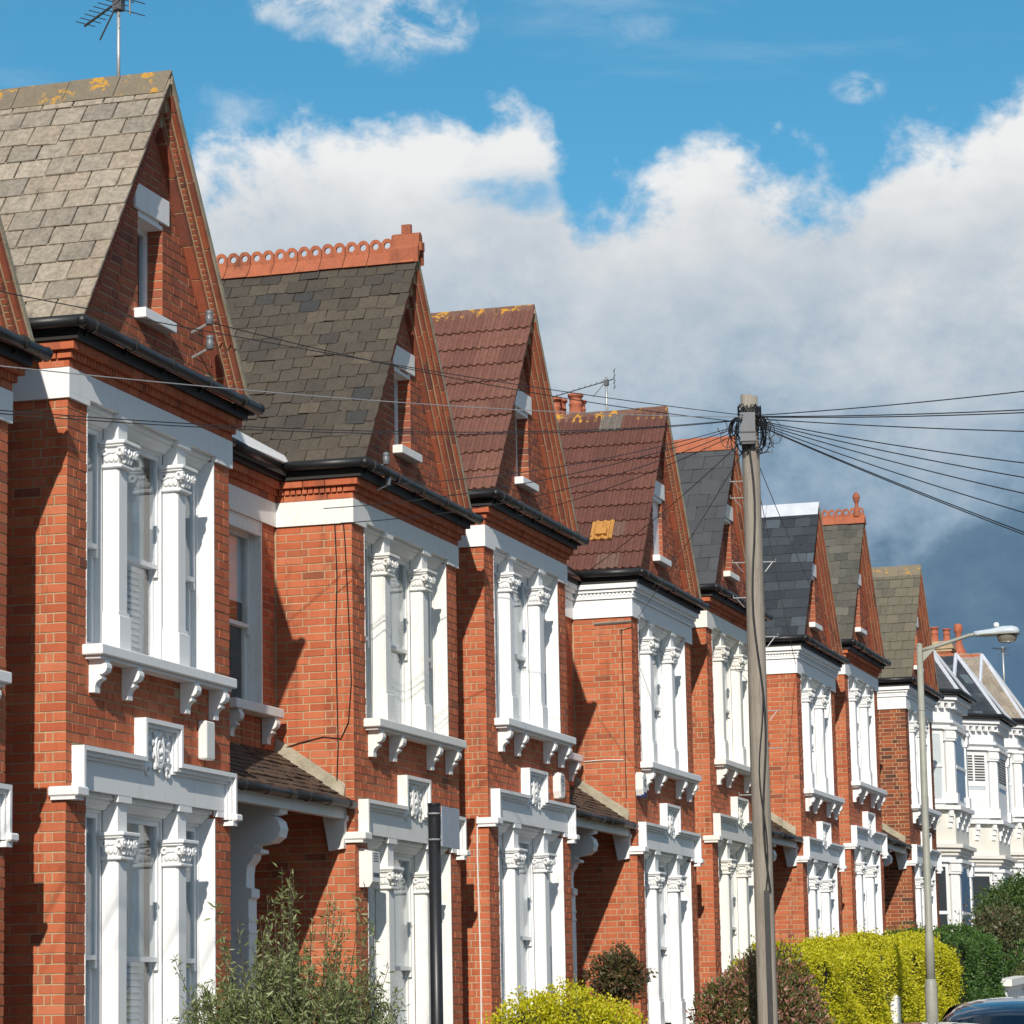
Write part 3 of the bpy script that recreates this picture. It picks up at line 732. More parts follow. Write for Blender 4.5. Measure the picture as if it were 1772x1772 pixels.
def make_house(h, label, style):
    rec = 'R' if h % 2 else 'L'
    X = terrace_x(h); origin = np.array([X, 0, DZ[h]])
    root = thing('terraced_house', label, 'house', tuple(origin), 'red brick terraced houses with gabled bays')
    wt = style.get('white', 'white')
    # what the next house towards the camera hides
    if h > 0:
        ph = h-1; px = terrace_x(ph); pz = DZ[ph]
        tri = [project((px-.12, -.15, pz+7.42))[:2], project((px+W/2, -.15, pz+APEX))[:2], project((px+W+.12, -.15, pz+7.42))[:2]]
        rt = project((px+W, 0, pz+3))[0]; rt2 = project((px+W, 0, pz+7))[0]; ylo = project((px+W, 0, pz+3))[1]; yhi = project((px+W, 0, pz+7))[1]
        def hid(C, x, y):
            def sg(a, b): return (x-b[0])*(a[1]-b[1])-(a[0]-b[0])*(y-b[1])
            s1, s2, s3 = sg(tri[0], tri[1]), sg(tri[1], tri[2]), sg(tri[2], tri[0])
            inside = ((s1 > 0) & (s2 > 0) & (s3 > 0)) | ((s1 < 0) & (s2 < 0) & (s3 < 0))
            edge = rt+(rt2-rt)*(y-ylo)/(yhi-ylo)
            return inside | ((x < edge) & (y > tri[2][1]+20))
    else:
        def hid(C, x, y): return np.zeros(len(x), bool)
    # ---- mortar core
    e = .005; m = MB()
    m.box(e, .352, e, .30, G0, 6.84); m.box(2.958, W-e, e, .30, G0, 6.84)
    m.box(.352, 2.958, e, .30, 3.88, 4.96); m.box(.352, 2.958, e, .30, G0, 1.52)
    m.box(e, W-e, e, .30, 6.94, 7.355)
    dl = 1.68 if rec == 'L' else .90; dr = 1.68 if rec == 'R' else .90
    m.box(e, .25, .30, dl, G0, 4.2); m.box(e, .25, .30, .90, 4.2, 7.355)
    m.box(W-.25, W-e, .30, dr, G0, 4.2); m.box(W-.25, W-e, .30, .90, 4.2, 7.355)
    # recess walls
    ye = .79+e
    if rec == 'R': m.box(-GN/2, e-.001, ye, .95, G0, 7.355)
    else: m.box(W-e+.001, W+GN/2, ye, .95, G0, 7.355)
    xa, xb, s = (-GW/2, e-.001, 0) if rec == 'L' else (W-e+.001, W+GW/2, 1)
    wa, wb = (-1.27, -.357) if rec == 'L' else (W+.357, W+1.27)
    m.box(xa, wa, ye, .95, 4.2, 7.355); m.box(wb, xb, ye, .95, 4.2, 7.355); m.box(wa, wb, ye, .95, 4.2, 5.0); m.box(wa, wb, ye, .95, 6.82, 7.355)
    m.box(xa, xb, 1.69, 1.9, G0, 4.2); m.box(xa, xb, ye, 1.69, 4.1, 4.2)
    # gable core
    def gl(z): return max(e, gable_left(z))
    for (z0, z1) in ((7.356, 7.56), (7.56, 7.80)): m.prism([(gl(z0), z0), (W-gl(z0), z0), (W-gl(z1), z1), (gl(z1), z1)], 'y', e, .22)
    m.prism([(gl(7.80), 7.80), (1.33, 7.80), (1.33, 8.66), (gl(8.66), 8.66)], 'y', e, .22)
    m.prism([(1.85, 7.80), (W-gl(7.80), 7.80), (W-gl(8.66), 8.66), (1.85, 8.66)], 'y', e, .22)
    m.prism([(gl(8.66), 8.66), (W-gl(8.66), 8.66), (W/2, APEX-.08)], 'y', e, .22)
    # back wall of the house
    bx0, bx1 = ((-GN/2, W+GW/2) if rec == 'R' else (-GW/2, W+GN/2))
    MB().box(bx0, bx1, 8.8, 9.0, G0, 7.3).build('back_wall', 'mortar', root)
    wall = m.build('wall', 'mortar', root)
    wb_, gb_ = wall_bricks(h, rec, style)
    place_pieces(wb_, 'brick', style.get('brick', 'brick'), wall, 'brick', 'small_bricks', origin, hid, 230)
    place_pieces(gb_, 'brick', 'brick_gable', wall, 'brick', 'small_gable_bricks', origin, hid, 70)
    MB().box(W-.004, W+.003, .05, .785, G0, 6.835).build('side_wall', style.get('brick', 'brick'), root)
    # ---- roof
    sl = math.sqrt(1+KS*KS)
    d = MB(); tk = .05
    for sgn in (-1, 1):
        x0, z0 = W/2, APEX; x1, z1 = W/2+sgn*(W/2+.10), APEX-KS*(W/2+.10)
        d.prism([(x0, z0-.008), (x1, z1-.008), (x1-sgn*.02, z1-tk), (x0, z0-tk-.03)], 'y', -.148, 5.0)
    # main roof behind, ridge along the street
    d.add([(bx0, .62, 7.36), (bx1, .62, 7.36), (bx1, 5.0, 9.75), (bx0, 5.0, 9.75), (bx1, 9.3, 7.36), (bx0, 9.3, 7.36), (bx0, .62, 7.31), (bx1, .62, 7.31)],
          [(0, 1, 2, 3), (3, 2, 4, 5), (6, 7, 1, 0)])
    roof = d.build('roof', style['deck'], root)
    tiled_slope(root, roof, style, h, origin, hid)
    # verge mortar and raking brick cornice
    vm = MB()
    for sgn in (-1, 1):
        s_ = np.array([sgn, -KS])/sl; ni = np.array([-sgn*KS, -1])/sl; o_ = np.array([W/2, APEX-.012])
        L = (W/2+.10)*sl
        p0 = o_; p1 = o_+s_*L; w_ = .034 if sgn < 0 else .042
        if sgn > 0: vm.prism([tuple(p0), tuple(p1), tuple(p1+ni*w_), (W/2, APEX-.012-w_*sl)], 'y', -.172, 0)
        else: vm.prism([tuple(p0), (W/2, APEX-.012-w_*sl), tuple(p1+ni*w_), tuple(p1)], 'y', -.135, 0)
    vm.build('verge', 'cement', root)
    rb, bd, rows = rake_bricks(style)
    rk = MB(); 
    for sgn in (-1, 1):
        s_ = np.array([sgn, -KS])/sl; ni = np.array([-sgn*KS, -1])/sl; o_ = np.array([W/2, APEX-.045]); L = (W/2+.055)*sl; off = -.004
        for (p_, t_) in rows:
            oa, ob = off+.006, off+t_+.004; a, b = o_+s_*L+ni*oa, o_+s_*L+ni*ob; c0, c1 = (W/2, o_[1]-oa*sl), (W/2, o_[1]-ob*sl)
            rk.prism([c0, c1, tuple(b), tuple(a)] if sgn < 0 else [c0, tuple(a), tuple(b), c1], 'y', (-p_+.008) if sgn > 0 else (-p_*.8+.010), .005); off += t_+.014
        off = -.004
        for k_, (p_, t_) in enumerate(rows[:-1]):
            oa, ob = off+t_+.002, off+t_+.016; a, b = o_+s_*L+ni*oa, o_+s_*L+ni*ob; c0, c1 = (W/2, o_[1]-oa*sl), (W/2, o_[1]-ob*sl); pn = rows[k_+1][0]
            rk.prism([c0, c1, tuple(b), tuple(a)] if sgn < 0 else [c0, tuple(a), tuple(b), c1], 'y', (-pn-.005) if sgn > 0 else (-pn*.8-.002), .006); off += t_+.014
    rake = rk.build('raking_cornice', 'mortar', root)
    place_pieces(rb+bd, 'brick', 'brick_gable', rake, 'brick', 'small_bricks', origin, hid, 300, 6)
    # ridge
    kind, rm, L, nn = style['ridge']
    rp = ridge_piece(kind, L-.008)
    bw_ = .085 if kind == 'crest' else .13
    base = MB(); base.prism([(W/2-bw_, APEX+.016-bw_*KS), (W/2, APEX+.016), (W/2+bw_, APEX+.016-bw_*KS)], 'y', -.12, 5.0)
    rg = base.build('ridge_bed', 'cement', root)
    me = rp.mesh('ridge_tile', rm)
    for k in range(nn):
        o = inst('ridge_tile', me, rg, (W/2, -.165+k*L, APEX+.012+random.gauss(0, .003)))
    if style.get('finial') == 'block':
        f = MB(); f.prism([(-.10, -.13), (0, .02), (.10, -.13), (.10, .02), (.07, .06), (.05, .17), (0, .20), (-.05, .17), (-.07, .06), (-.10, .02)], 'y', -.20, .10)
        f.prism([(-.03, .05), (.03, .05), (.025, .29), (-.025, .29)], 'y', -.10, .0); f.prism([(-.05, .0), (.05, .0), (.05, .09), (-.05, .09)], 'y', -.225, -.19)
        q = f.build('finial', 'terracotta', root); q.location = (W/2, 0, APEX+.03)
    elif style.get('finial') == 'ball':
        f = MB(); f.prism([(-.14, -.14), (0, .03), (.14, -.14)], 'y', -.19, .12); f.lathe([(.07, 0), (.065, .10), (.04, .16), (.03, .24), (.055, .30), (.07, .36), (.05, .42), (.015, .46)], 0, -.04, 0.0, 10)
        q = f.build('finial', 'terracotta', root); q.location = (W/2, 0, APEX+.03)
    # ---- eaves: soffit, fascia, gutter
    so = MB(); so.box(-.115, W+.115, -.135, .0-.002, 7.272, 7.352); so.box(-.115, -.002, -.002, .66, 7.272, 7.352); so.box(W+.002, W+.115, -.002, .66, 7.272, 7.352)
    so.add([(-.13, -.15, 7.354), (W+.13, -.15, 7.354), (W+.1, 0, 7.41), (-.1, 0, 7.41)], [(0, 1, 2, 3)])
    if rec == 'L': so.box(-GW/2, -.116, .655, .79, 7.275, 7.355)
    else: so.box(W+.116, W+GW/2, .655, .79, 7.275, 7.355)
    so.build('soffit', 'soffit', root)
    g = MB(); gz = 7.385; r_ = .047; sg_ = [random.gauss(0, .006) for _ in range(6)]
    g.tube([(-.19, .70, gz+.012), (-.19, -.215, gz+.006)], r_, 12); g.tube([(-.2, -.205, gz+.004)]+[(-.2+(W+.42)*k/5, -.205+sg_[k]*.6, gz+.004-.002*k+sg_[k]) for k in range(1, 5)]+[(W+.22, -.205, gz-.008)], r_, 12)
    g.tube([(W+.19, -.16, gz-.01), (W+.19, .70, gz)], r_, 12)
    if rec == 'L': g.tube([(-.20, .66, gz+.005), (-GW/2, .60, gz+.005)], r_, 12)
    else: g.tube([(W+.20, .62, gz+.005), (W+GW/2, .60, gz+.005)], r_, 12)
    gut = g.build('gutter', 'black', root, True)
    for xx in (.0, .75, 1.5, 2.3, 3.1):
        b = MB(); b.tube([(xx-.018, -.21, gz), (xx+.018, -.21, gz)], r_+.007, 12); b.box(xx-.012, xx+.012, -.16, -.13, gz-.075, gz-.02); b.build('gutter_bracket', 'black', gut)
    for (xx, yy) in ((-.2, -.21), (W+.2, -.21)):
        b = MB(); b.blob((xx, yy, gz), (r_+.003, r_+.003, r_+.002), 12, 6); b.build('gutter_corner', 'black', gut, True)
    if h == 2: MB().add([(-1.57, .585, 7.42), (-.12, .585, 7.43), (-.06, .66, 7.53), (-1.57, .68, 7.58), (-1.57, .60, 7.41), (-.12, .60, 7.42), (-.06, .675, 7.52), (-1.57, .695, 7.57)], CUBE_F2).build('flashing', 'white', root)
    # ---- white cornice (painted houses)
    if style['white_cornice']:
        c = MB()
        for (za, zb, p) in ((7.078, 7.115, .05), (7.117, 7.160, .035), (7.162, 7.205, .075), (7.207, 7.268, .11)):
            c.box(-p, W+p, -p, .004, za, zb); c.box(-p, .004, .006, .78, za, zb)
            if rec == 'L': c.box(-GW/2, -p-.002, .79-p, .79, za, zb)
            else: c.box(W+p+.002, W+GW/2, .79-p, .79, za, zb)
        x = -.07
        while x < W+.05: c.box(x, x+.03, -.056, -.034, 7.121, 7.157); x += .05
        y = .0
        while y < .75: c.box(-.056, -.034, y, y+.03, 7.121, 7.157); y += .05
        c.build('cornice', wt, root)
    # ---- frieze band over the upper window
    f = MB(); zt, zb, p = 7.074, 6.838, .026
    f.box(-p, W+p, -p, .02, 6.885, zt)
    for a, b in ((-p, .36), (.91, 1.17), (2.13, 2.39), (2.95, W+p)): f.box(a, b, -p, .02, zb, 6.884)
    f.box(-p+.001, .02, .021, .768, zb, zt-.001)
    if rec == 'R': f.box(-GN/2, -.03, .77, .79+.02, zb, zt-.002)
    else: f.box(W+.03, W+GN/2, .77, .79+.02, zb, zt-.002)
    if rec == 'L': f.box(-GW/2, -p, .765, .81, zb, zt-.002)
    else: f.box(W+p, W+GW/2, .765, .81, zb, zt-.002)
    f.build('frieze', wt, root)
    def heads(ztop, nm):
        c = MB()
        for a, b in ((.362, .955), (1.145, 2.155), (2.345, 2.948)):
            c.prism([(.021, ztop), (.021, ztop-.03), (.048, ztop-.04), (.048, ztop-.055), (.08, ztop-.075), (.10, ztop-.105), (.115, ztop-.11), (.134, ztop-.11), (.134, ztop)], 'x', a, b)
        c.box(.355, 2.955, .135, .295, ztop-.12, ztop+.05); c.build(nm, wt, root)
    heads(6.884, 'window_head'); heads(3.868, 'window_head')
    # ---- pilasters with capitals, two storeys
    for (zb, zc, zt2) in ((4.98, 6.455, 6.884), (1.62, 3.37, 3.868)):
        for cx in (1.05, 2.25):
            m = MB(); a = .095; hb = .13
            m.bbox(cx-hb+.015, cx+hb-.015, -.022, .133, zb, zb+.30, .006)
            ch = .018
            m.prism([(cx-a, .132), (cx-a, .0+ch), (cx-a+ch, .0), (cx+a-ch, .0), (cx+a, .0+ch), (cx+a, .132)], 'z', zb+.30, zc)
            m.box(cx-a-.012, cx+a+.012, -.010, .132, zb+.301, zb+.33)
            m.box(cx-.088, cx+.088, .004, .132, zc+.21, zt2)
            o = m.build('pilaster', wt, root); inst('capital', CAPS[wt], o, (cx, 0, zc))
    # white jamb linings of the openings
    for (za, zc) in ((4.985, 6.837), (1.62, 3.80)):
        MB().box(.352, .366, -.003, .30, za, zc).build('jamb', wt, root); MB().box(2.944, 2.958, -.003, .30, za, zc).build('jamb', wt, root)
    # ---- sashes
    bl = style.get('blinds', ['plain']*6)
    for k, (a, b) in enumerate(((.367, .954), (1.146, 2.154), (2.346, 2.943))):
        sash_window(root, a, b, 5.0, 6.775, .137, bl[k], wt); sash_window(root, a, b, 1.64, 3.755, .137, bl[3+k], wt)
    # ---- upper sill on consoles
    s = MB(); s.bbox(.29, 3.06, -.165, .29, 4.895, 4.978, .008); s.bbox(.33, 3.02, -.13, .0, 4.868, 4.894, .004)
    so_ = s.build('sill', wt, root)
    for xx in (.45, 1.07, 2.25, 2.87): inst('console', CONS[wt], so_, (xx, -.001, 4.866))
    # ---- hood over the ground floor window, stepped up round a carved panel
    hd = MB()
    path = [(.10, 3.80), (.10, 4.19), (1.27, 4.19), (1.27, 4.50), (2.03, 4.50), (2.03, 4.19), (3.20, 4.19), (3.20, 3.80)]
    p2 = hd.strip(path, .035, -.105, .0); p3 = hd.strip(p2, .032, -.078, .001); hd.strip(p3, .026, -.05, .002)
    hd.box(.15, 3.15, -.028, .012, 3.868, 4.12); hd.box(1.34, 1.96, -.027, .012, 4.121, 4.42)
    for a, b in ((.102, .36), (.91, 1.17), (2.13, 2.39), (2.95, 3.198)): hd.box(a, b, -.026, .012, 3.815, 3.867)
    # label stops
    hd.bbox(-.05, .16, -.12, .13, 3.80, 3.875, .012); hd.box(-.035, .13, -.09, .11, 3.775, 3.80); hd.bbox(3.15, 3.29, -.12, .0, 3.79, 3.85, .012); hd.box(3.14, 3.24, -.09, .0, 3.75, 3.79)
    ho = hd.build('window_hood', wt, root); inst('rosette', ROSE[wt], ho, (1.65, -.03, 4.27))
    # ground floor sill
    s = MB(); s.bbox(.29, 3.06, -.16, .29, 1.53, 1.615, .008); s.build('sill', wt, root)
    # ---- gable window
    gw = MB(); gw.bbox(1.24, 1.94, -.024, .2, 8.65, 8.868, .006); gw.box(1.335, 1.845, .0, .2, 8.60, 8.648); gw.build('gable_lintel', wt, root)
    gs = MB(); gs.bbox(1.265, 1.915, -.10, .16, 7.735, 7.82, .006); gs.build('gable_sill', style.get('gable_sill', wt), root)
    g = MB(); 
    if style.get('gable_blocked'): g.box(1.336, 1.844, .05, .18, 7.82, 8.60)
    else: g.frame(1.337, 1.843, 7.821, 8.60, .05, .135, .19)
    go = g.build('gable_window', 'upvc', root)
    if not style.get('gable_blocked'): MB().box(1.388, 1.792, .155, .16, 7.872, 8.549).build('pane', 'glass', go); MB().box(1.34, 1.84, .30, .31, 7.8, 8.6).build('blind', 'room', go)  # dark sheet behind the pane stands in for the unlit room
    # ---- recess window
    rx0, rx1 = wa, wb
    for (q0, q1) in ((rx0-.001, rx0+.03), (rx1-.03, rx1+.001)): MB().box(q0, q1, .785, .96, 5.06, 6.836).build('jamb', wt, root)
    j = MB(); j.box(rx0+.03, rx1-.03, .79, .96, 6.738, 6.837); j.box(rx0+.03, rx1-.03, .785, .82, 6.70, 6.737); j.build('window_head', wt, root)
    sash_window(root, rx0+.032, rx1-.032, 5.05, 6.735, .87, 'half' if h == 2 else 'plain', wt)
    s = MB(); s.bbox(rx0-.14, rx1+.16, .63, .96, 4.96, 5.05, .008); sr = s.build('sill', style.get('recess_sill', wt), root)
    for xx in (rx0, rx1+.02): inst('console', CONS[wt], sr, (xx, .785, 4.958))
    # ---- porch under the recess
    pxa, pxb = (-GW/2, -.004) if rec == 'L' else (W+.004, W+GW/2)
    d = MB(); yt, zt3, yb, zb3 = .785, 4.655, .06, 4.175
    d.prism([(yt, zt3-.02), (yb, zb3-.02), (yb, zb3-.07), (yt, zt3-.10)], 'x', pxa, pxb)
    pr = d.build('porch_roof', 'soffit', root)
    sv = np.array([0, yb-yt, zb3-zt3]); Lp = np.linalg.norm(sv); sv = sv/Lp; nv = np.array([0, sv[2], -sv[1]]); nv = nv if nv[2] > 0 else -nv
    recs = []; gp = Lp/9
    for i in range(9):
        x = pxa-(.08 if i % 2 else 0)
        while x < pxb-.02:
            a, b = max(x, pxa), min(x+.163, pxb)
            if b-a > .03:
                vv = sv+nv*.09; vv = vv/np.linalg.norm(vv); nn2 = np.cross(np.array([1., 0, 0]), vv); nn2 = nn2 if nn2[2] > 0 else -nn2
                recs.append((np.array([(a+b)/2, yt, zt3])+sv*((i+1)*gp-gp*.6+random.gauss(0, .003))+nv*random.gauss(.004, .003), np.array([b-a-.005, 0, 0]), vv*gp*1.2, nn2*.014))
            x += .165
    place_pieces(recs, 'slab', 'porch_tile', pr, 'roof_tile', 'small_roof_tiles', origin, hid, 300)
    fl = MB(); xx = (-.0, -.07) if rec == 'L' else (W, W+.07)
    fl.prism([(xx[0], 0), (xx[1], 0.0), (xx[0], .11)], 'y', 0, 1)
    v = []
    for (yy, zz) in ((yt+.0, zt3+.015), (yb+.03, zb3+.03)): v += [(xx[0], yy, zz-.03), (xx[1]*1.0, yy, zz-.01), (xx[0]+(xx[1]-xx[0])*.35, yy, zz+.09), (xx[0], yy, zz+.13)]
    fl = MB().add(v, [(0, 1, 2, 3), (7, 6, 5, 4), (0, 4, 5, 1), (1, 5, 6, 2), (2, 6, 7, 3)]); fl.build('mortar_fillet', 'cement', root)
    g = MB(); ends = (pxa, pxb+.0) if rec == 'L' else (pxa, pxb)
    g.tube([(ends[0], .01, 4.135), (ends[1], .01, 4.13)], .044, 10); gu = g.build('porch_gutter', 'black', root, True)
    for t in (.2, .55, .9):
        xx_ = pxa+(pxb-pxa)*t; MB().tube([(xx_-.015, .01, 4.132), (xx_+.015, .01, 4.132)], .05, 10).build('gutter_bracket', 'black', gu)
    bm = MB(); bm.box(pxa, pxb, .08, .16, 4.0, 4.105); bm.build('porch_beam', 'old_white', root)
    # bracket at the bay side and wall console
    bx = -.0 if rec == 'L' else W
    sg = -1 if rec == 'L' else 1
    cz = MB(); cz.prism([(.30, 4.03), (.06, 4.03), (.06, 3.99), (.08, 3.97), (.08, 3.87), (.10, 3.85), (.085, 3.82), (.09, 3.72), (.24, 3.70), (.255, 3.80), (.275, 3.90), (.29, 3.98)], 'x', bx+sg*.002, bx+sg*.07); cz.build('porch_bracket', wt, root)
    # party pier between the two doors, with its big scrolled console
    if rec == 'R':
        pcx = W+GW/2
        pp = MB(); pp.prism([(1.69, G0), (.42, G0), (.42, 3.20), (.39, 3.22), (.39, 3.29), (.44, 3.31), (.44, 3.42), (.43, 3.50), (.38, 3.56), (.37, 3.60), (.30, 3.61), (.30, 3.64), (.36, 3.66), (.36, 3.68), (.20, 3.70), (.13, 3.75), (.11, 3.82), (.13, 3.89), (.18, 3.93), (.22, 3.94), (.12, 3.96), (.11, 4.06), (1.69, 4.06)], 'x', pcx-.10, pcx+.10)
        for zc_ in (2.9, 3.0): pp.box(pcx-.106, pcx+.106, .412, .60, zc_, zc_+.03)
        pp.build('porch_pier', wt, root)
    # front door at the back of the porch
    dx0, dx1 = (-1.30, -.35) if rec == 'L' else (W+.35, W+1.30)
    dd = MB(); dd.frame(dx0-.06, dx1+.06, .62, 3.35, .06, 1.62, 1.72); fo = dd.build('door_frame', wt, root)
    dr_ = MB(); dr_.box(dx0, dx1, 1.65, 1.69, .68, 2.72)
    for a, b in ((.0, .5), (.5, 1.0)):
        for za, zc in ((.85, 1.5), (1.65, 2.6)):
            dr_.box(dx0+.1+(dx1-dx0-.12)*a, dx0+.02+(dx1-dx0-.12)*b, 1.638, 1.65, za, zc)
    do = dr_.build('front_door', style.get('door', 'door'), root); MB().tube([(dx0+.12, 1.62, 1.75), (dx0+.12, 1.65, 1.75)], .025, 10).build('door_knob', 'metal', do)
    MB().box(dx0, dx1, 1.66, 1.67, 2.75, 3.29).build('fanlight', 'glass', root)
    return root

T_ROOFS = [
 dict(tile=('slab', 'slate_beige', .275, .228, .012), deck='slate_beige', ridge=('plain', 'ridge_cement', .46, 11), beads=True),
 dict(tile=('slate', 'slate_dark', .21, .166, .008), deck='slate_dark', ridge=('crest', 'terracotta', .262, 19), beads=False, finial='block'),
 dict(tile=('ribbed', 'tile_brown', .30, .292, .022), deck='tile_brown', ridge=('plain', 'ridge_brown', .45, 11), beads=False),
 dict(tile=('ribbed', 'tile_mixed', .31, .292, .022), deck='tile_mixed', ridge=('plain', 'ridge_brown', .45, 11), beads=True),
 dict(tile=('slab', 'slate_new', .30, .27, .007), deck='slate_new', ridge=('plain', 'terracotta', .45, 11), beads=False),
 dict(tile=('slab', 'slate_blue', .26, .20, .007), deck='slate_blue', ridge=('plain', 'white_lead', .9, 6), beads=False),
 dict(tile=('slate', 'slate_old', .24, .19, .008), deck='slate_old', ridge=('crest', 'terracotta', .262, 19), beads=False, finial='ball'),
 dict(tile=('slab', 'tile_square', .25, .25, .013), deck='tile_square', ridge=('plain', 'ridge_cement', .46, 11), beads=False)]
LABELS = {
 0: 'red brick house at the left edge, only its gable verge and bay corner in view',
 1: 'red brick house with beige tiled roof and a television aerial on its ridge',
 2: 'red brick house with dark slate roof and pierced terracotta ridge, behind the grey-green shrub',
 3: 'red brick house with brown ribbed roof and yellow lichen on the ridge end',
 4: 'red brick house with brown roof holding one orange tile, white painted cornice',
 5: 'red brick house with smooth grey slate roof, just left of the telegraph pole',
 6: 'red brick house with dark blue slate roof and white ridge, right of the telegraph pole',
 7: 'red brick house with old grey slates, crested ridge and ball finial',
 8: 'red brick house with square grey tiles behind the street lamp, last of the brick row'}
for h in range(0, 9):
    st = dict(T_ROOFS[(h-1) % 8 if h else 1]); st['white_cornice'] = h in (4, 6, 8)
    if h == 0: st['beads'] = True; st.pop('finial', None)
    if h == 2: st.update(white='old_white', blinds=['dark', 'plain', 'plain', 'plain', 'plain', 'plain'])
    elif h == 1: st.update(blinds=['plain', 'louvre', 'plain', 'plain', 'louvre', 'plain'])
    if h == 5: st['white'] = 'cream_white'
    if h in (4,): st['gable_blocked'] = True
    if h == 8: st['brick'] = 'brick_dark'
    make_house(h, LABELS[h], st)

# one odd orange tile on the fourth roof
def orange_tile():
    sl = math.sqrt(1+KS*KS); v = np.array([-1, 0, -KS])/sl; n = np.array([-KS, 0, 1])/sl; X = terrace_x(4)
    d = ray(1043, 920); O = np.array([X+W/2, 0, DZ[4]+APEX]); t = ((O-CAM)@n+.03)/(d@n); c = CAM+d*t
    u = np.array([0, 1., 0]); tv, tf = TEMPL['ribbed'][0]
    V = tv@np.array([u*.30, v*.33, n*.02])+n*.02
    m_ = MB().add(V, tf)
    V2 = CUBE_V@np.array([u*.15, v*.10, n*.05])+n*.055+v*.06; m_.add(V2, CUBE_F)
    o = m_.build('vent_tile', 'orange_tile'); o.location = tuple(c); tag(o, 'bright orange vent tile standing proud of the brown roof', 'roof tile')
orange_tile()

# ------------------------------------------------------------------ chimneys on the party walls
def chimney(x, y, zb, zt, label, npots=6, pot='pot', wide=.55, deep=1.1, ph=.45):
    root = thing('chimney_stack', label, 'chimney', (x, y, zb), 'chimney stacks behind the roofs')
    H = zt-zb; m = MB()
    m.box(-wide/2, wide/2, -deep/2, deep/2, 0, H-.3)
    for k, (a, b, o) in enumerate(((H-.3, H-.22, .03), (H-.219, H-.12, .07), (H-.119, H-.03, .035), (H-.029, H+.03, -.04))): m.box(-wide/2-o, wide/2+o, -deep/2-o, deep/2+o, a, b)
    st = m.build('stack', 'mortar', root)
    recs = []; i = 0; z = H-.34
    while z > .02:
        for (a, b, dep) in flemish(-deep/2+.0, deep/2, i): recs.append(((-wide/2+.012, (a+b)/2, z), (.045, 0, 0), (0, b-a, 0), (0, 0, CH-.011)))
        for (a, b, dep) in flemish(-wide/2+.05, wide/2, i): recs.append((((a+b)/2, -deep/2+.012, z), (b-a, 0, 0), (0, .045, 0), (0, 0, CH-.011)))
        z -= CH; i += 1
    place_pieces(recs, 'brick', 'brick_dark', st, 'brick', 'small_bricks', np.array([x, y, zb]), lambda C, X, Y: np.zeros(len(X), bool), 0)
    for k in range(npots):
        cx = (-.14 if k % 2 else .14) if npots > 2 else 0; cyy = -deep/2+.16+(deep-.32)*((k//2)/max(1, (npots+1)//2-1) if npots > 2 else k)
        r = .115+.012*(k % 3); hh = ph*(.92+.05*((k*7) % 4))
        p = MB().lathe([(r*1.08, 0), (r*1.08, .05), (r*.95, .06), (r*.9, hh*.55), (r*.98, hh*.58), (r*.98, hh*.64), (r*.88, hh*.66), (r*.9, hh*.88), (r*1.12, hh*.9), (r*1.12, hh), (r*.85, hh), (r*.8, hh*.6)], cx, cyy, H+.03, 14)
        p.build('chimney_pot', pot, root, True)
    return root
for h in (3, 5, 7):
    x = terrace_x(h)-GN/2; z = DZ[h-1]
    chimney(x, 5.0, z+9.2, z+12.0, {3: 'red brick chimney stack hidden behind the slate roof of the second house', 5: 'red brick chimney stack behind the roofs left of the pole', 7: 'chimney stack with clay pots and an aerial, seen over the brown roof'}[h])

# ------------------------------------------------------------------ television aerials
def aerial(loc, mast_h, boom, n, az, label, tilt=0.0, r=.02):
    root = thing('television_aerial', label, 'aerial', loc)
    MB().tube([(0, 0, -.25), (0, 0, mast_h)], r, 8).build('mast', 'metal', root, True)
    MB().box(-.04, .04, -.04, .04, mast_h-.16, mast_h-.06).build('clamp', 'aerial', root)
    d = np.array([math.cos(az), math.sin(az), tilt]); s = np.array([-math.sin(az), math.cos(az), 0]); up = np.array([0, 0, 1.])
    c = np.array([0, 0, mast_h-.08]); b0 = c-d*.15; b1 = c+d*boom
    MB().tube([b0, b1], .011, 6).build('boom', 'aerial', root)
    for k in range(n):
        p = b0+(b1-b0)*(.10+.88*k/(n-1)); L = .15-.05*k/(n-1)
        MB().tube([p-s*L+up*.012, p+s*L+up*.012], .0045, 5).build('element', 'aerial', root)
    for k in range(4):
        p = b0+up*(-.16+.105*k); MB().tube([p-s*.16, p+s*.16], .005, 5).build('reflector', 'aerial', root)
    MB().tube([b0-up*.18, b0+up*.18], .008, 5).build('reflector_bar', 'aerial', root)
    MB().tube([c, c+d*.25-up*.22], .008, 5).build('stay', 'aerial', root)
    return root
def onX(x, y, X):
    d = ray(x, y); return CAM+d*(X-CAM[0])/d[0]
p = onX(205, 137, W/2); aerial((W/2, p[1], APEX+.0), onX(209, -14, W/2)[2]-APEX, .46, 9, R(62), 'television aerial on a thin mast above the nearest tiled roof', -.22, .016)
cx7 = terrace_x(7)-GN/2
p = onX(1050, 700, cx7); q = onX(1050, 652, cx7); aerial((cx7, p[1], DZ[6]+12.0), q[2]-DZ[6]-12.0, 1.15, 12, R(112), 'long television aerial beside the clay chimney pots', -.30, .022)
q = onX(1735, 1120, 66); aerial((66, q[1], q[2]-1.4), 1.42, .45, 6, R(150), 'small far aerial on a pale mast above the end roof', 0, .03)

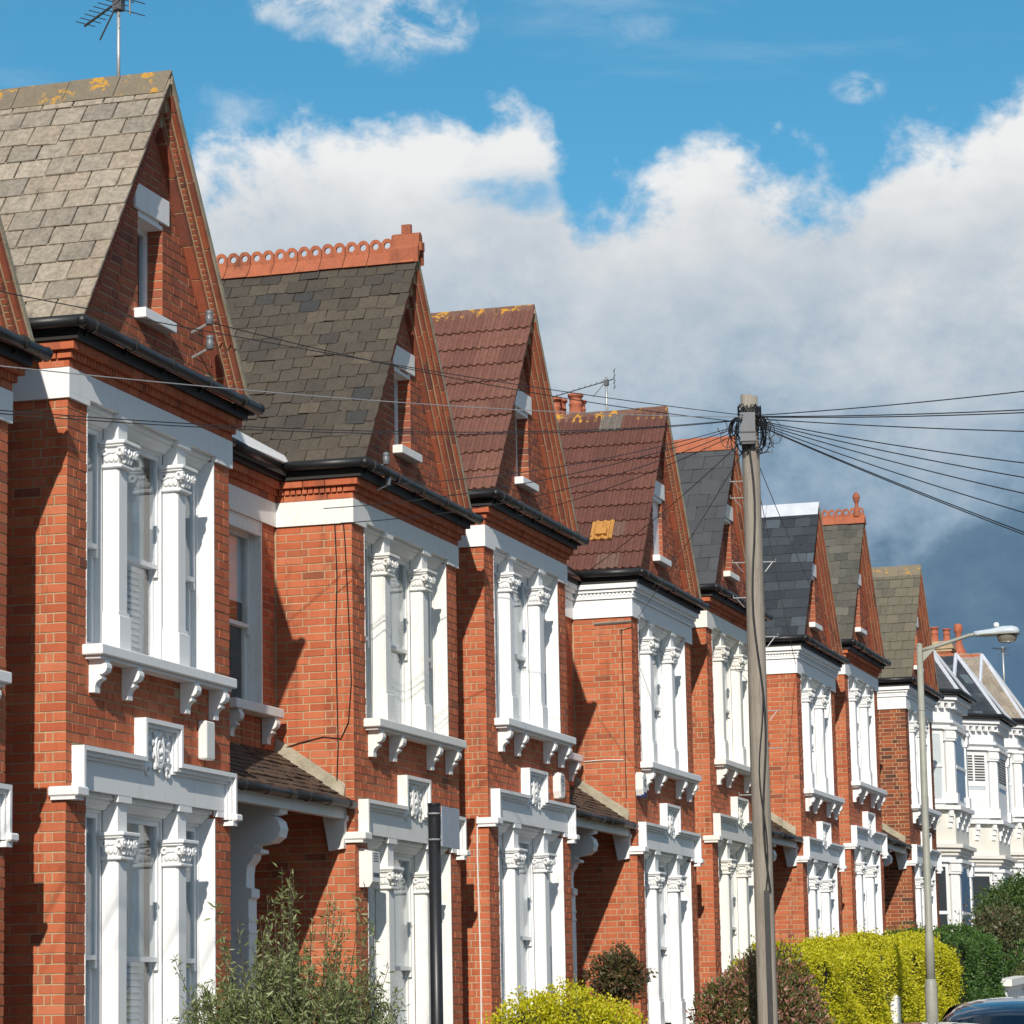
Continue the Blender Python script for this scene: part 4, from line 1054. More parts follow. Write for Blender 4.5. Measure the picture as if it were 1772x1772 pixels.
# ------------------------------------------------------------------ white houses at the end of the row
def white_house(cx, dz, label, tile, hw=1.0, left=2.0, right=2.0, drop_=.55, shutters=False):
    root = thing('bay_fronted_house', label, 'house', (cx, 0, dz), 'white painted houses with canted bays')
    D = .9; P = [(-hw-.9, D), (-hw, 0), (hw, 0), (hw+.9, D)]
    w = MB(); w.prism([(p[0]*.985, p[1]+.02) for p in P]+[(hw+.8, 1.4), (-hw-.8, 1.4)], 'z', G0, 7.35)
    w.build('bay', 'white', root); w = MB(); w.box(-left, right, D+.02, 1.4, G0, 7.3); w.box(-left, right, 8.6, 9, G0, 7.3); w.build('wall', 'white', root)
    def ring(z0, z1, o, mat, nm):
        k = o*.414
        q = [(-hw-.9-o, D), (-hw-.9-o, D-k), (-hw-k, -o), (hw+k, -o), (hw+.9+o, D-k), (hw+.9+o, D)]
        return MB().prism(q, 'z', z0, z1).build(nm, mat, root)
    for (a, b, o, mt) in ((7.20, 7.30, .16, 'white'), (7.14, 7.199, .10, 'white'), (6.72, 6.78, .05, 'white'), (4.86, 4.95, .15, 'white'), (4.05, 4.13, .16, 'cream'), (3.97, 4.049, .10, 'cream'), (3.90, 3.969, .05, 'cream'), (1.5, 1.58, .14, 'white')): ring(a, b, o, mt, 'moulding')
    ring(4.131, 4.859, .012, 'cream', 'band')
    ring(7.301, 7.345, .12, 'soffit', 'soffit')
    # dentils, consoles and windows on each visible face
    def face(a, b): 
        a = np.array(a); b = np.array(b); L = np.linalg.norm(b-a); u = (b-a)/L; return a, u, L, np.array([u[1], -u[0]])
    def slab(a, u, n, t0, t1, o0, o1, z0, z1, nm, mt, par=None):
        q = [a+u*t0+n*o0, a+u*t1+n*o0, a+u*t1+n*o1, a+u*t0+n*o1]; return MB().prism([tuple(p) for p in q], 'z', z0, z1).build(nm, mt, par or root)
    for (p0, p1) in ((P[0], P[1]), (P[1], P[2])):
        a, u, L, n = face(p0, p1)
        k = int(L/.17)
        for i in range(k): slab(a, u, n, (i+.3)*L/k, (i+.75)*L/k, .0, .10, 7.03, 7.138, 'dentil', 'white')
        for i in range(3): 
            t = L*(.12+.38*i)
            for (o, z0, z1) in ((.12, 4.72, 4.858), (.08, 4.60, 4.719), (.045, 4.48, 4.599)): slab(a, u, n, t-.05, t+.05, 0, o, z0, z1, 'console', 'white')
        for (z0, z1) in ((5.0, 6.68), (1.62, 3.85)):
            for t in (.10, L-.10):
                slab(a, u, n, t-.10, t+.10, 0, .05, z0, z1-.35, 'pilaster', 'white'); slab(a, u, n, t-.14, t+.14, 0, .09, z0, z0+.22, 'pilaster_base', 'white')
                slab(a, u, n, t-.13, t+.13, 0, .085, z1-.349, z1-.30, 'capital', 'white'); slab(a, u, n, t-.12, t+.12, 0, .10, z1-.299, z1-.12, 'capital', 'white'); slab(a, u, n, t-.15, t+.15, 0, .13, z1-.119, z1-.05, 'capital', 'white')
            o = slab(a, u, n, .24, L-.24, 0, .02, z0, z1-.10, 'window', 'white')
            zs = z0+(z1-z0)*.48
            dk = MB()
            if z0 > 4 and shutters:
                z = zs+.06
                while z < z1-.2:
                    slab(a, u, n, .32, L/2-.03, .022, .026, z, z+.035, 'shutter_gap', 'room', o); slab(a, u, n, L/2+.03, L-.32, .022, .026, z, z+.035, 'shutter_gap', 'room', o); z += .062
                slab(a, u, n, .30, L-.30, .022, .03, zs-.07, zs, 'sash', 'white', o); slab(a, u, n, .32, L-.32, .021, .024, zs-.16, zs-.071, 'pane', 'glass', o)
            else:
                slab(a, u, n, .32, L-.32, .021, .027, z0+.1, z1-.2, 'blind', 'curtain' if z0 > 4 else 'room', o); slab(a, u, n, .32, L-.32, .030, .034, z0+.1, z1-.2, 'pane', 'glass', o); slab(a, u, n, .30, L-.30, .035, .05, zs-.04, zs+.03, 'sash', 'white', o)  # pale blind upstairs; downstairs a sheet coloured dark for the room's shade
            slab(a, u, n, .18, L-.18, .0, .09, z1-.099, z1-.03, 'window_head', 'white')
    # roof over the bay, hips dressed in white
    ap = (0, .95, APEX-.27-drop_); ez = 7.36; o = .2; k = o*.414
    E = [(-hw-.9-o, 5.0), (-hw-.9-o, D-k), (-hw-k, -o), (hw+k, -o), (hw+.9+o, D-k), (hw+.9+o, 5.0)]
    v = [(*p, ez) for p in E]+[ap, (0, 5.0, ap[2])]
    r = MB().add(v, [(0, 1, 6, 7), (1, 2, 6), (2, 3, 6), (3, 4, 6), (4, 5, 7, 6), (0, 5, 4, 3, 2, 1)]); roof = r.build('roof', tile, root)
    # courses of slates/tiles on the three faces seen
    recs = []
    for tri in ((v[1], v[2], v[6]), (v[0], v[1], v[6])):
        A, B, T = [np.array(q) for q in tri]; u = (B-A); u = u/np.linalg.norm(u); hgt = (T-A)-u*((T-A)@u); S = np.linalg.norm(hgt); up = hgt/S; n = np.cross(u, up); n = n if n[2] > 0 else -n
        g_ = .26 if tile == 'slate_beige' else .17; wd = .30 if tile == 'slate_beige' else .25
        i = 0; s = 0.0
        while s < S-.1:
            if tri[0] == v[0]: ta, tb = 0, (B-A)@u+((T-B)@u)*(s+g_)/S
            else: ta, tb = ((T-A)@u)*(s+g_)/S, (B-A)@u+((T-B)@u)*(s+g_)/S
            t = ta+(0 if i % 2 else -wd/2)
            while t < tb:
                a_, b_ = max(t, ta), min(t+wd, tb)
                if b_-a_ > .03: recs.append((A+u*(a_+b_)/2+up*(s+g_*.55)+n*.012, u*(b_-a_-.008), -up*g_*1.12+n*.006, n*.012))
                t += wd
            s += g_; i += 1
    place_pieces(recs, 'slab', tile, roof, 'roof_tile', 'small_roof_tiles', np.array([cx, 0, dz]), lambda C, X, Y: np.zeros(len(X), bool), 300)
    for q in v[1:5]:
        q = np.array(q); T = np.array(ap)+np.array([0, 0, .02]); MB().tube([q+np.array([0, 0, .02]), T], .048, 6).build('hip_flashing', 'white_lead', root)
    rp = ridge_piece('plain', .44); me = rp.mesh('ridge_tile', 'terracotta')
    for i in range(9): inst('ridge_tile', me, root, (0, 1.0+.45*i, ap[2]+.02))
    MB().add([(-left, .8, 7.3), (right, .8, 7.3), (right, 5, 9.5), (-left, 5, 9.5), (right, 9.2, 7.3), (-left, 9.2, 7.3)], [(0, 1, 2, 3), (3, 2, 4, 5)]).build('main_roof', tile, root)
    g = MB(); zz = 7.37; oo = .24; kk = oo*.414
    g.tube([(-hw-.9-oo, D+.3, zz), (-hw-.9-oo, D-kk, zz), (-hw-kk, -oo, zz), (hw+kk, -oo, zz), (hw+.9+oo, D-kk, zz)], .06, 8); g.build('gutter', 'black', root, True)
    return root
white_house(45.75, 1.50, 'white house with dark slate bay roof directly behind the street lamp post', 'slate_new', .95, 2.9, 3.0)
white_house(52.5, 1.56, 'white house with dark slate bay roof and louvred shutters, middle of the white three', 'slate_blue', 1.0, 3.7, 2.2, .60, True)
white_house(57.0, 1.85, 'white house with beige tiled bay roof near the right edge', 'slate_beige', 1.0, 2.2, 3.0, .42)
def end_house():
    x, dz = 66.0, 2.4
    root = thing('end_house', 'far brick house with brown hipped roof at the right edge', 'house', (x, 0, dz))
    w = MB(); w.box(-5.5, 8, .6, 9, G0-1, 7.2); wl = w.build('wall', 'brick', root)
    v = [(-5.8, .3, 7.15), (8.3, .3, 7.15), (8.3, 9.3, 7.15), (-5.8, 9.3, 7.15), (-1.8, 4.6, 10.2), (4.5, 4.6, 10.2)]
    roof = MB().add(v, [(0, 1, 5, 4), (1, 2, 5), (2, 3, 4, 5), (3, 0, 4), (0, 3, 2, 1)]).build('roof', 'tile_brown', root)
    recs = []
    A = np.array(v[0]); B = np.array(v[1]); T = np.array(v[4]); T2 = np.array(v[5]); u = np.array([1., 0, 0]); up = np.array([0, T[1]-A[1], T[2]-A[2]]); S = np.linalg.norm(up); up = up/S; n = np.cross(u, up)
    s = 0; i = 0
    while s < S-.1:
        ta = (T[0]-A[0])*s/S; tb = (B[0]-A[0])-(B[0]-T2[0])*s/S; t = ta-(.15 if i % 2 else 0)
        while t < tb:
            a_, b_ = max(t, ta), min(t+.33, tb)
            if b_-a_ > .04: recs.append((A+u*(a_+b_)/2+up*(s+.18)+n*.012, u*(b_-a_-.012), -up*.38+n*.01, n*.02))
            t += .33
        s += .33; i += 1
    A = np.array(v[3]); B = np.array(v[0]); u = np.array([0, -1., 0]); up = np.array([T[0]-A[0], 0, T[2]-A[2]]); S = np.linalg.norm(up); up = up/S; n = np.cross(u, up); n = n if n[2] > 0 else -n
    s = 0; i = 0
    while s < S-.1:
        ta = 4.6*s/S; tb = 9.0-4.4*s/S; t = ta-(.15 if i % 2 else 0)
        while t < tb:
            a_, b_ = max(t, ta), min(t+.33, tb)
            if b_-a_ > .04: recs.append((A+u*(a_+b_)/2+up*(s+.18)+n*.012, u*(b_-a_-.012), -up*.38+n*.01, n*.02))
            t += .33
        s += .33; i += 1
    place_pieces(recs, 'slab', 'tile_brown', roof, 'roof_tile', 'small_roof_tiles', np.array([x, 0, dz]), lambda C, X, Y: np.zeros(len(X), bool), 200)
    for a, b in ((v[0], v[4]), (v[1], v[5]), (v[3], v[4])): MB().tube([a, b], .11, 8).build('hip_tiles', 'tile_brown', root)
    for xx in (-4, -1, 3): MB().frame(xx, xx+1.2, 4.8, 6.6, .08, .5, .62).build('window_frame', 'white', root); MB().box(xx+.08, xx+1.12, .55, .57, 4.88, 6.52).build('pane', 'car_glass', root)
    MB().tube([(-5.8, .2, 7.15), (8.3, .2, 7.15)], .07, 8).build('gutter', 'black', root)
end_house()
q = onX(1628, 1110, 74.0)
chimney(74.0, q[1], 10.2, q[2]-.05, 'chimney stack with two clay pots behind the white roofs, beside the street lamp arm', 2, 'pot', .6, .70, .44)
def slender_pot():
    q = onX(1660, 1134, 74.6); o = MB().lathe([(.34, -.25), (.33, .0), (.20, .25), (.11, .45), (.09, .8), (.12, .84), (.14, .9), (.13, 1.05), (.10, 1.1)], 0, 0, 0, 16).build('chimney_pot', 'pot', None, True)
    o.location = tuple(q+np.array([0, 0, -.12])); tag(o, 'tall flared terracotta chimney pot above the white roofs', 'chimney pot')
slender_pot()

# ------------------------------------------------------------------ ground, road and pavements
SL = .0357
def gz(x): return .55+SL*(min(max(x, -120), 110))
def sheet(name, mat, ys, dz, x0=-120, x1=110, far=None, kerb=None):
    xs = list(np.linspace(x0, x1, 47)); 
    if far: xs = [x0-far]+xs+[x1+far]
    v = []; f = []
    for x in xs: v += [(x, y, gz(x)+dz) for y in ys]
    n = len(ys)
    for i in range(len(xs)-1):
        for j in range(n-1): f.append((i*n+j, (i+1)*n+j, (i+1)*n+j+1, i*n+j+1))
    o = mesh_obj(name, v, f, mat); o['kind'] = 'structure'; return o
sheet('ground', 'earth', [-900, -20, 0, 20, 900], -.15, far=900)
sheet('road', 'asphalt', [-14.2, -9.7, -5.2], -.146)
def solid_sheet(name, mat, y0, y1, dz, hgt):
    xs = np.linspace(-120, 110, 47); v = []; f = []
    for x in xs: v += [(x, y0, gz(x)+dz), (x, y1, gz(x)+dz), (x, y1, gz(x)+dz-hgt), (x, y0, gz(x)+dz-hgt)]
    for i in range(46):
        for j in range(4): f.append((i*4+j, (i+1)*4+j, (i+1)*4+(j+1) % 4, i*4+(j+1) % 4))
    o = mesh_obj(name, v, f, mat); o['kind'] = 'structure'
solid_sheet('pavement', 'paving', -5.05, -2.95, -.015, .2); solid_sheet('kerb', 'cement', -5.2, -5.055, -.010, .2)
solid_sheet('far_pavement', 'paving', -16.5, -14.355, -.015, .2); solid_sheet('far_kerb', 'cement', -14.35, -14.2, -.010, .2)

# ------------------------------------------------------------------ telegraph pole
PY = -3.3
pb = onY(1329, 1772, PY); ptp = onY(1296, 685, PY)
def pole_pt(z): return pb+(ptp-pb)*((z-pb[2])/(ptp[2]-pb[2]))
def telegraph_pole():
    base = pole_pt(gz(pb[0])-.3)
    root = thing('telegraph_pole', 'weathered grey wooden telegraph pole with cables fanning from its top', 'telegraph pole', tuple(base))
    m = MB(); N = 26; n = 18; v = []
    zt = ptp[2]
    for i in range(N):
        z = base[2]+(zt-base[2])*i/(N-1); c = pole_pt(z)-base; r0 = .104-.016*i/(N-1)
        for k in range(n):
            a = 2*math.pi*k/n; r = r0*(1+.03*math.sin(3*a+z*.6)+.02*math.sin(7*a+z*1.7))
            v.append((c[0]+r*math.cos(a), c[1]+r*math.sin(a), c[2]+(.015*math.sin(a) if i == N-1 else 0)))
    f = [(i*n+k, i*n+(k+1) % n, (i+1)*n+(k+1) % n, (i+1)*n+k) for i in range(N-1) for k in range(n)]+[tuple((N-1)*n+k for k in range(n))]
    m.add(v, f).build('shaft', 'wood', root, True)
    toc = CAM-pole_pt(7.5); toc[2] = 0; toc = toc/np.linalg.norm(toc); lat = np.array([-toc[1], toc[0], 0])*-1.0   # lat: to the right in the photograph
    if lat@AR < 0: lat = -lat
    def at(z, f=.11, l=0.0): return pole_pt(z)-base+toc*f+lat*l
    zpx = lambda y: onY(1300, y, PY)[2]
    # terminal box
    z0, z1 = zpx(770), zpx(722)
    def obox(zc0, zc1, f0, f1, l0, l1, nm, mt, par=None):
        v = []
        for z in (zc0, zc1):
            for (f_, l_) in ((f0, l0), (f1, l0), (f1, l1), (f0, l1)): v.append(pole_pt(z)-base+toc*f_+lat*l_)
        return MB().add(v, [(0, 3, 2, 1), (4, 5, 6, 7), (0, 1, 5, 4), (1, 2, 6, 5), (2, 3, 7, 6), (3, 0, 4, 7)]).build(nm, mt, par or root)
    tb = obox(z0, z1, .09, .20, -.10, .055, 'terminal_box', 'box_grey'); obox(z0+.085, z0+.10, .2, .206, -.10, .055, 'box_seam', 'black', tb); obox(z0-.03, z0, .1, .19, -.09, .045, 'box_glands', 'black', tb)
    # cable down the face and black guard
    zs = np.linspace(z0, zpx(1540), 24)
    MB().tube([at(z, .106+.004*(i % 2), -.02+.035*math.sin(i*.55)+.012*i*.3) for i, z in enumerate(zs)], .011, 6).build('cable', 'wire', root)
    zs = np.linspace(zpx(1200), zpx(1540), 14)
    MB().tube([at(z, .112, .02+.03*math.cos(i*.6)) for i, z in enumerate(zs)], .008, 6).build('cable', 'wire', root)
    obox(base[2]+.2, zpx(1538), .08, .13, .0, .055, 'cable_guard', 'black')
    # step irons
    for (y, sd) in ((770, 1), (784, 1), (832, -1), (860, -1), (970, -1), (970, 1), (1030, -1), (1098, 1), (1155, -1), (1225, 1), (1290, 1), (1370, -1)):
        z = zpx(y); c = pole_pt(z)-base; a = c+lat*sd*.09; b = c+lat*sd*.22; s = MB(); s.tube([a, b, b+np.array([0, 0, .03])], .006, 6)
        if y > 830 and y < 1250: s.tube([b-lat*sd*.03, c+lat*sd*.11-np.array([0, 0, .10])], .004, 5)
        s.build('step_iron', 'metal', root)
    # tangle of cable loops below the head
    rnd = random.Random(3)
    zc = zpx(735)
    for k in range(24):
        sd = -1 if k % 2 else 1; pts = []
        a0 = rnd.uniform(-.3, .3); r1 = rnd.uniform(.04, .13); r2 = rnd.uniform(.08, .24); off = rnd.uniform(.05, .13)
        for i in range(15):
            t = math.pi*(i/14)*1.15; pts.append(pole_pt(zc)-base+lat*sd*(off+r1*math.sin(t)*.8)+toc*(.05+.06*math.cos(t*2+a0))+np.array([0, 0, .02+.06*rnd.random()*0-r2*(1-math.cos(t))*.85+.03]))
        MB().tube(pts, .0055, 5).build('cable_loop', 'wire', root)
    for k in range(7):
        pts = [pole_pt(zpx(716+rnd.uniform(-9, 9)))-base+np.array([math.cos(t), math.sin(t), 0])*.118+np.array([0, 0, .03*math.sin(t*2+k)]) for t in np.linspace(0, 2*math.pi, 17)]
        MB().tube(pts, .007, 5, False).build('cable_wrap', 'wire', root)
    for k in range(9):
        sd = -1 if k % 2 else 1; c = pole_pt(zc)-base; r = rnd.uniform(.05, .16); ce = c+lat*sd*rnd.uniform(.12, .3)+np.array([0, 0, rnd.uniform(-.25, .05)])
        pts = [ce+lat*r*math.cos(t)*.7+np.array([0, 0, r*math.sin(t)])+toc*.06 for t in np.linspace(.3+k, 4.6+k, 14)]
        MB().tube(pts, .004, 5).build('cable_loop', 'wire', root)
telegraph_pole()

# ------------------------------------------------------------------ wires
def wire(a, b, sag, label, group, r=.0048, mat='wire', n=28):
    a, b = np.array(a, float), np.array(b, float); pts = []
    for i in range(n+1):
        t = i/n; p = a+(b-a)*t; p[2] -= sag*4*t*(1-t); pts.append(p-a)
    o = MB().tube(pts, r, 5).build('telephone_wire', mat); o.location = tuple(a); tag(o, label, 'wire', group)
    return o
head = lambda y: pole_pt(onY(1300, y, PY)[2])
GL = 'thin black telephone wire running from the pole out to the left'; GG = 'wires running left from the pole'
# long spans to the left, past the camera's left edge
def left_span(y_pole, pts_img, depth, sag, mat='wire', lab=GL, r=.0040, grp=GG):
    a = head(y_pole); x, y = pts_img; d = ray(x, y); b = CAM+d*depth; e = a+(b-a)*1.25
    wire(a, e, sag, lab, grp, r, mat)
left_span(722, (0, 487), 19.0, .10, 'wire', 'black wire from the pole crossing the first gable just above its gutter')
left_span(724, (0, 612), 19.0, .12, 'wire_grey', 'pale grey telephone wire running left from the pole across the bay fronts')
left_span(727, (0, 672), 19.5, .22, 'wire', 'upper of the two close black wires crossing the white frieze bands'); left_span(728, (0, 677), 19.5, .225, 'wire', 'lower of the two close black wires crossing the white frieze bands')
# drops to the houses
def drop(y_pole, img, Yp, sag, lab=None, mat='wire', r=.0045):
    a = head(y_pole); b = onY(img[0], img[1], Yp); wire(a, b, sag, lab or 'black drop wire from the pole down to a bay front on the left', None if lab else 'drop wires to the left houses', r, mat)
for (yp, img, sg, lb) in ((735, (560, 880), .15, 'drop wire from the pole to the white frieze corner of the slate-roofed house'), (737, (590, 905), .2, 'drop wire from the pole to the brick corner under the slate-roofed house frieze'),
        (733, (672, 838), .12, 'drop wire from the pole to the insulator below the slate-roofed house gutter'), (734, (364, 558), .1, 'drop wire from the pole to the insulators on the first gable'), (741, (845, 905), .1, 'drop wire from the pole to the third house gutter corner')): drop(yp, img, -.12, sg, lb)
drop(752, (1022, 985), -.2, .05, 'drop wire from the pole to the gutter of the house with the orange tile')
drop(760, (1103, 1070), -.06, .05, 'drop wire from the pole to the corner bracket under the white cornice')
drop(775, (1377, 1150), -.06, .06, 'drop wire from the pole to the house just right of it')
drop(770, (1450, 1110), -.2, .1, 'thin drop wire from the pole to the house with the ball finial')
# spans across the road to the right
ORD = ['highest', 'second highest', 'third highest', 'fourth highest', 'fifth highest', 'fifth lowest', 'fourth lowest', 'third lowest', 'second lowest', 'lowest']
for kk, (yp, y, sg) in enumerate(((722, 655, .12), (723, 687, .12), (724, 690, .13), (726, 728, .1), (727, 764, .2), (728, 789, .2), (729, 813, .22), (730, 846, .22), (731, 893, .15), (732, 897, .15))):
    a = head(yp); d = ray(1772, y); t = (-6.6-CAM[1])/d[1] if d[1] > 0 else 30; b = CAM+d*t; e = a+(b-a)*2.6
    wire(a, e, sg, ORD[kk]+' of the black wires fanning from the pole to the right edge', 'wires crossing the road on the right', .0055)
# cables clipped to the house fronts
def cable(pts, label, mat='wire', r=.006, Y=-.012):
    P_ = [onY(x, y, Y) if len(q) == 0 else onX(x, y, q[0]) for (x, y, *q) in pts]
    o = MB().tube([p-P_[0] for p in P_], r, 5).build('cable', mat); o.location = tuple(P_[0]); tag(o, label, 'cable')
X2 = terrace_x(2)-.012; X3 = terrace_x(3)-.012; X4 = terrace_x(4)-.012
cable([(577, 865, X2), (580, 920, X2), (583, 1000, X2), (581, 1100, X2), (583, 1200, X2), (585, 1290, X2), (583, 1355, X2)], 'black cable clipped down the side of the bay of the slate-roofed house')
cable([(590, 850, X2), (597, 940, X2), (603, 1060, X2), (608, 1180, X2), (603, 1250, X2), (590, 1278, X2), (560, 1275, X2), (520, 1285, X2), (488, 1296, X2)], 'looping black cable on the side of the bay of the slate-roofed house')
cable([(826, 1412, X3), (826, 1480, X3), (829, 1580, X3), (832, 1680, X3), (833, 1772, X3)], 'white cable running down the bay side of the third house', 'alarm', .008)
cable([(1095, 1085, X4), (1075, 1090, X4), (1078, 1180, X4), (1081, 1280, X4), (1084, 1380, X4)], 'black cable running down the bay side below the white cornice')
cable([(1010, 1318, X4), (1045, 1315, X4), (1079, 1315, X4)], 'short white cable across the bay side below the white cornice', 'alarm')
# wooden bracket board under the white cornice of the fourth house
p0, p1 = onX(1028, 1080, X4), onX(1092, 1075, X4)
o = MB().tube([p0-p0, p1-p0], .02, 4).build('bracket_board', 'wood'); o.location = tuple(p0); tag(o, 'grey timber bracket board fixed to the brick under the white cornice', 'bracket')
# insulators on the gables
def insulator(x, y, label):
    p = onY(x, y, -.2); root = thing('insulator', label, 'insulator', tuple(p), 'wire insulators on the gables')
    MB().lathe([(.025, -.065), (.032, -.06), (.034, .01), (.026, .02), (.034, .028), (.03, .055), (.015, .06)], 0, 0, 0, 10).build('cup', 'insulator', root, True)
    MB().tube([(0, 0, -.05), (0, .16, -.12)], .012, 6).build('arm', 'metal', root)
insulator(362, 549, 'grey insulator on the gable of the aerial house, upper one'); insulator(363, 592, 'grey insulator on the gable of the aerial house, lower one')
insulator(668, 793, 'grey insulator above the gutter of the slate-roofed house'); insulator(671, 829, 'grey insulator below the gutter of the slate-roofed house')

# ------------------------------------------------------------------ alarm boxes
def alarm(x, z, w, hgt, dpt, label, shape, dec=None):
    root = thing('alarm_box', label, 'alarm box', (x, 0, z))
    m = MB()
    if shape == 'slab': m.bbox(0, w, -dpt, -.002, 0, hgt, .012)
    elif shape == 'tall': m.prism([(-.002, 0), (-dpt*.75, 0), (-dpt, .05), (-dpt, hgt-.04), (-.002, hgt)], 'x', 0, w)
    else:
        q = [(w*.15, 0), (w*.85, 0), (w, hgt*.25), (w, hgt*.8), (w*.8, hgt), (w*.2, hgt), (0, hgt*.8), (0, hgt*.25)]
        m.prism(q, 'y', -.002, -dpt*.7); m.prism([(w/2+(a-w/2)*.9, hgt/2+(b-hgt/2)*.92) for a, b in q], 'y', -dpt*.7, -dpt)
    b = m.build('case', 'alarm', root)
    if dec == 'text':
        for k in range(4):
            for i in range(5): MB().box(w*(.18+.13*i), w*(.27+.13*i), -dpt-.002, -dpt, hgt*(.84-.065*k), hgt*(.875-.065*k)).build('lettering', 'print', root)
        MB().box(w*.1, w*.9, -dpt-.003, -dpt, hgt*.26, hgt*.36).build('strobe', 'print', root)
    if dec == 'badge':
        for (a, b_) in ((.62, .66), (.70, .74)): MB().box(w*.25, w*.75, -dpt-.002, -dpt, hgt*a, hgt*b_).build('lettering', 'print', root)
        MB().torus((w*.5, -dpt, hgt*.68), w*.26, .006, 'y', 12, 4).build('badge', 'print', root); MB().box(w*.44, w*.56, -dpt-.002, -dpt, hgt*.25, hgt*.5).build('stripe', 'print', root)
    if dec == 'blue': MB().box(w*.2, w*.8, -dpt-.004, -.01, -.02, hgt*.14).build('strobe', 'blue_print', root); MB().torus((w*.5, -dpt, hgt*.55), w*.2, .008, 'y', 12, 4).build('badge', 'print', root)
alarm(2.57, 4.27, .19, .32, .085, 'plain white alarm box right of the carved panel on the nearest house', 'slab')
q = onY(640, 1530, -.12); alarm(terrace_x(2)+.10, 3.36, .22, .37, .135, 'cream alarm box with dark lettering beside the hood end of the slate-roofed house', 'tall', 'text')
q = onY(958, 1378, -.08); alarm(q[0]+.26, q[2], .22, .30, .09, 'white shield alarm box right of the carved panel on the third house', 'shield', 'badge')
q = onY(1103, 1374, -.08); alarm(q[0]+.22, q[2], .22, .30, .10, 'white alarm box with blue base at the bay corner left of the sill', 'shield', 'blue')

# ------------------------------------------------------------------ sign post
def sign_post():
    t = onY(751, 1393, -3.3); zg = gz(t[0])-.02
    root = thing('sign_post', 'black round post with a plain grey plate, in front of the second house', 'sign post', (t[0], t[1], zg))
    H = t[2]-zg; MB().tube([(0, 0, -.2), (0, 0, H)], .042, 16).build('post', 'black_paint', root, True)
    MB().tube([(0, 0, H), (0, 0, H+.012)], .045, 16).build('cap', 'black_paint', root)
    pl = MB().bbox(-.02, .37, -.062, -.056, H-.285, H-.01, .002).build('plate', 'sign_grey', root)
    for z in (H-.06, H-.235): c = MB(); c.torus((0, 0, 0), .045, .006, 'y', 16, 5); o = c.build('clip', 'metal', root); o.rotation_euler.x = R(90); o.location.z = z
sign_post()

# ------------------------------------------------------------------ street lamp
def street_lamp():
    Y = -4.0; pb_ = onY(1613, 1765, Y); pt_ = onY(1591, 1118, Y); zg = gz(pb_[0])-.05
    d = (pt_-pb_)/(pt_[2]-pb_[2]); base = pb_+d*(zg-pb_[2])
    root = thing('street_lamp', 'grey steel street lamp with a single curved arm over the road', 'street lamp', tuple(base))
    H = pt_[2]-zg; A = lambda z, ox=0, oy=0: np.array([d[0]*z+ox, d[1]*z+oy, z])
    zs = onY(1607, 1625, Y)[2]-zg; zc = onY(1611, 1708, Y)[2]-zg
    MB().tube([A(-.2), A(zc-.02), A(zc+.04), A(zc+.09)], [.074, .074, .070, .058], 18).build('base', 'post_grey', root, True)
    MB().tube([A(zc+.06), A(zs), A(zs+.01), A(zs+.09), A(H*.72), A(H)], [.056, .054, .054, .045, .042, .036], 18).build('column', 'post_grey', root, True)
    MB().tube([A(H), A(H+.02), A(H+.035)], [.039, .039, .012], 18).build('cap', 'post_grey', root)
    MB().tube([A(H*.855), A(H*.855+.012)], .0445, 18).build('collar', 'post_grey', root)
    arm = [A(H-.06, 0, -.03), A(H-.01, 0, -.22), A(H+.07, 0, -.50), A(H+.10, 0, -.61), A(H+.108, 0, -.72)]
    MB().tube(arm, .022, 10).build('arm', 'post_grey', root, True)
    g = MB(); t = A(H-.06); g.prism([(t[1]-.04, t[2]+.03), (t[1]-.26, t[2]+.09), (t[1]-.04, t[2]-.13)], 'x', t[0]-.01, t[0]+.01); g.build('gusset', 'post_grey', root)
    # lantern: lofted canopy from the arm end outwards
    secs = [(-.66, .045, .04, .035), (-.71, .06, .045, .04), (-.86, .09, .058, .045), (-1.00, .115, .072, .045), (-1.12, .115, .072, .05), (-1.18, .095, .052, .05), (-1.20, .05, .022, .04)]
    v = []; n = 16; c0 = A(H+.108)
    for (y, hw, ht, hb) in secs:
        for k in range(n):
            a = 2*math.pi*k/n; s = math.sin(a); z = s*ht if s > 0 else s*hb*.75
            cxx = math.copysign(abs(math.cos(a))**.7, math.cos(a))
            v.append((c0[0]+cxx*hw, c0[1]+y, c0[2]+z-.005+(.012 if y < -.9 else 0)))
    f = [(i*n+k, (i+1)*n+k, (i+1)*n+(k+1) % n, i*n+(k+1) % n) for i in range(len(secs)-1) for k in range(n)]+[tuple(range(n)), tuple((len(secs)-1)*n+k for k in range(n))[::-1]]
    lt = MB().add(v, f).build('lantern', 'lantern', root, True)
    MB().bbox(c0[0]-.118, c0[0]+.118, c0[1]-1.185, c0[1]-.74, c0[2]-.026, c0[2]-.010, .005).build('lantern_seam', 'post_grey', lt)
    bw = MB(); v = []
    for (z, k) in ((-.03, 1.0), (-.06, .97), (-.10, .85), (-.115, .7)):
        v += [(c0[0]+.095*k*math.cos(2*math.pi*i/16), c0[1]-1.05+.125*k*math.sin(2*math.pi*i/16), c0[2]+z) for i in range(16)]
    f = [(i*16+k, (i+1)*16+k, (i+1)*16+(k+1) % 16, i*16+(k+1) % 16) for i in range(3) for k in range(16)]+[tuple(48+k for k in range(16))]
    bw.add(v, f).build('bowl', 'bowl', lt, True)
    MB().lathe([(.035, 0), (.035, .03), (.028, .05), (.012, .055)], c0[0], c0[1]-.93, c0[2]+.072, 12).build('photocell', 'alarm', lt, True)
street_lamp()

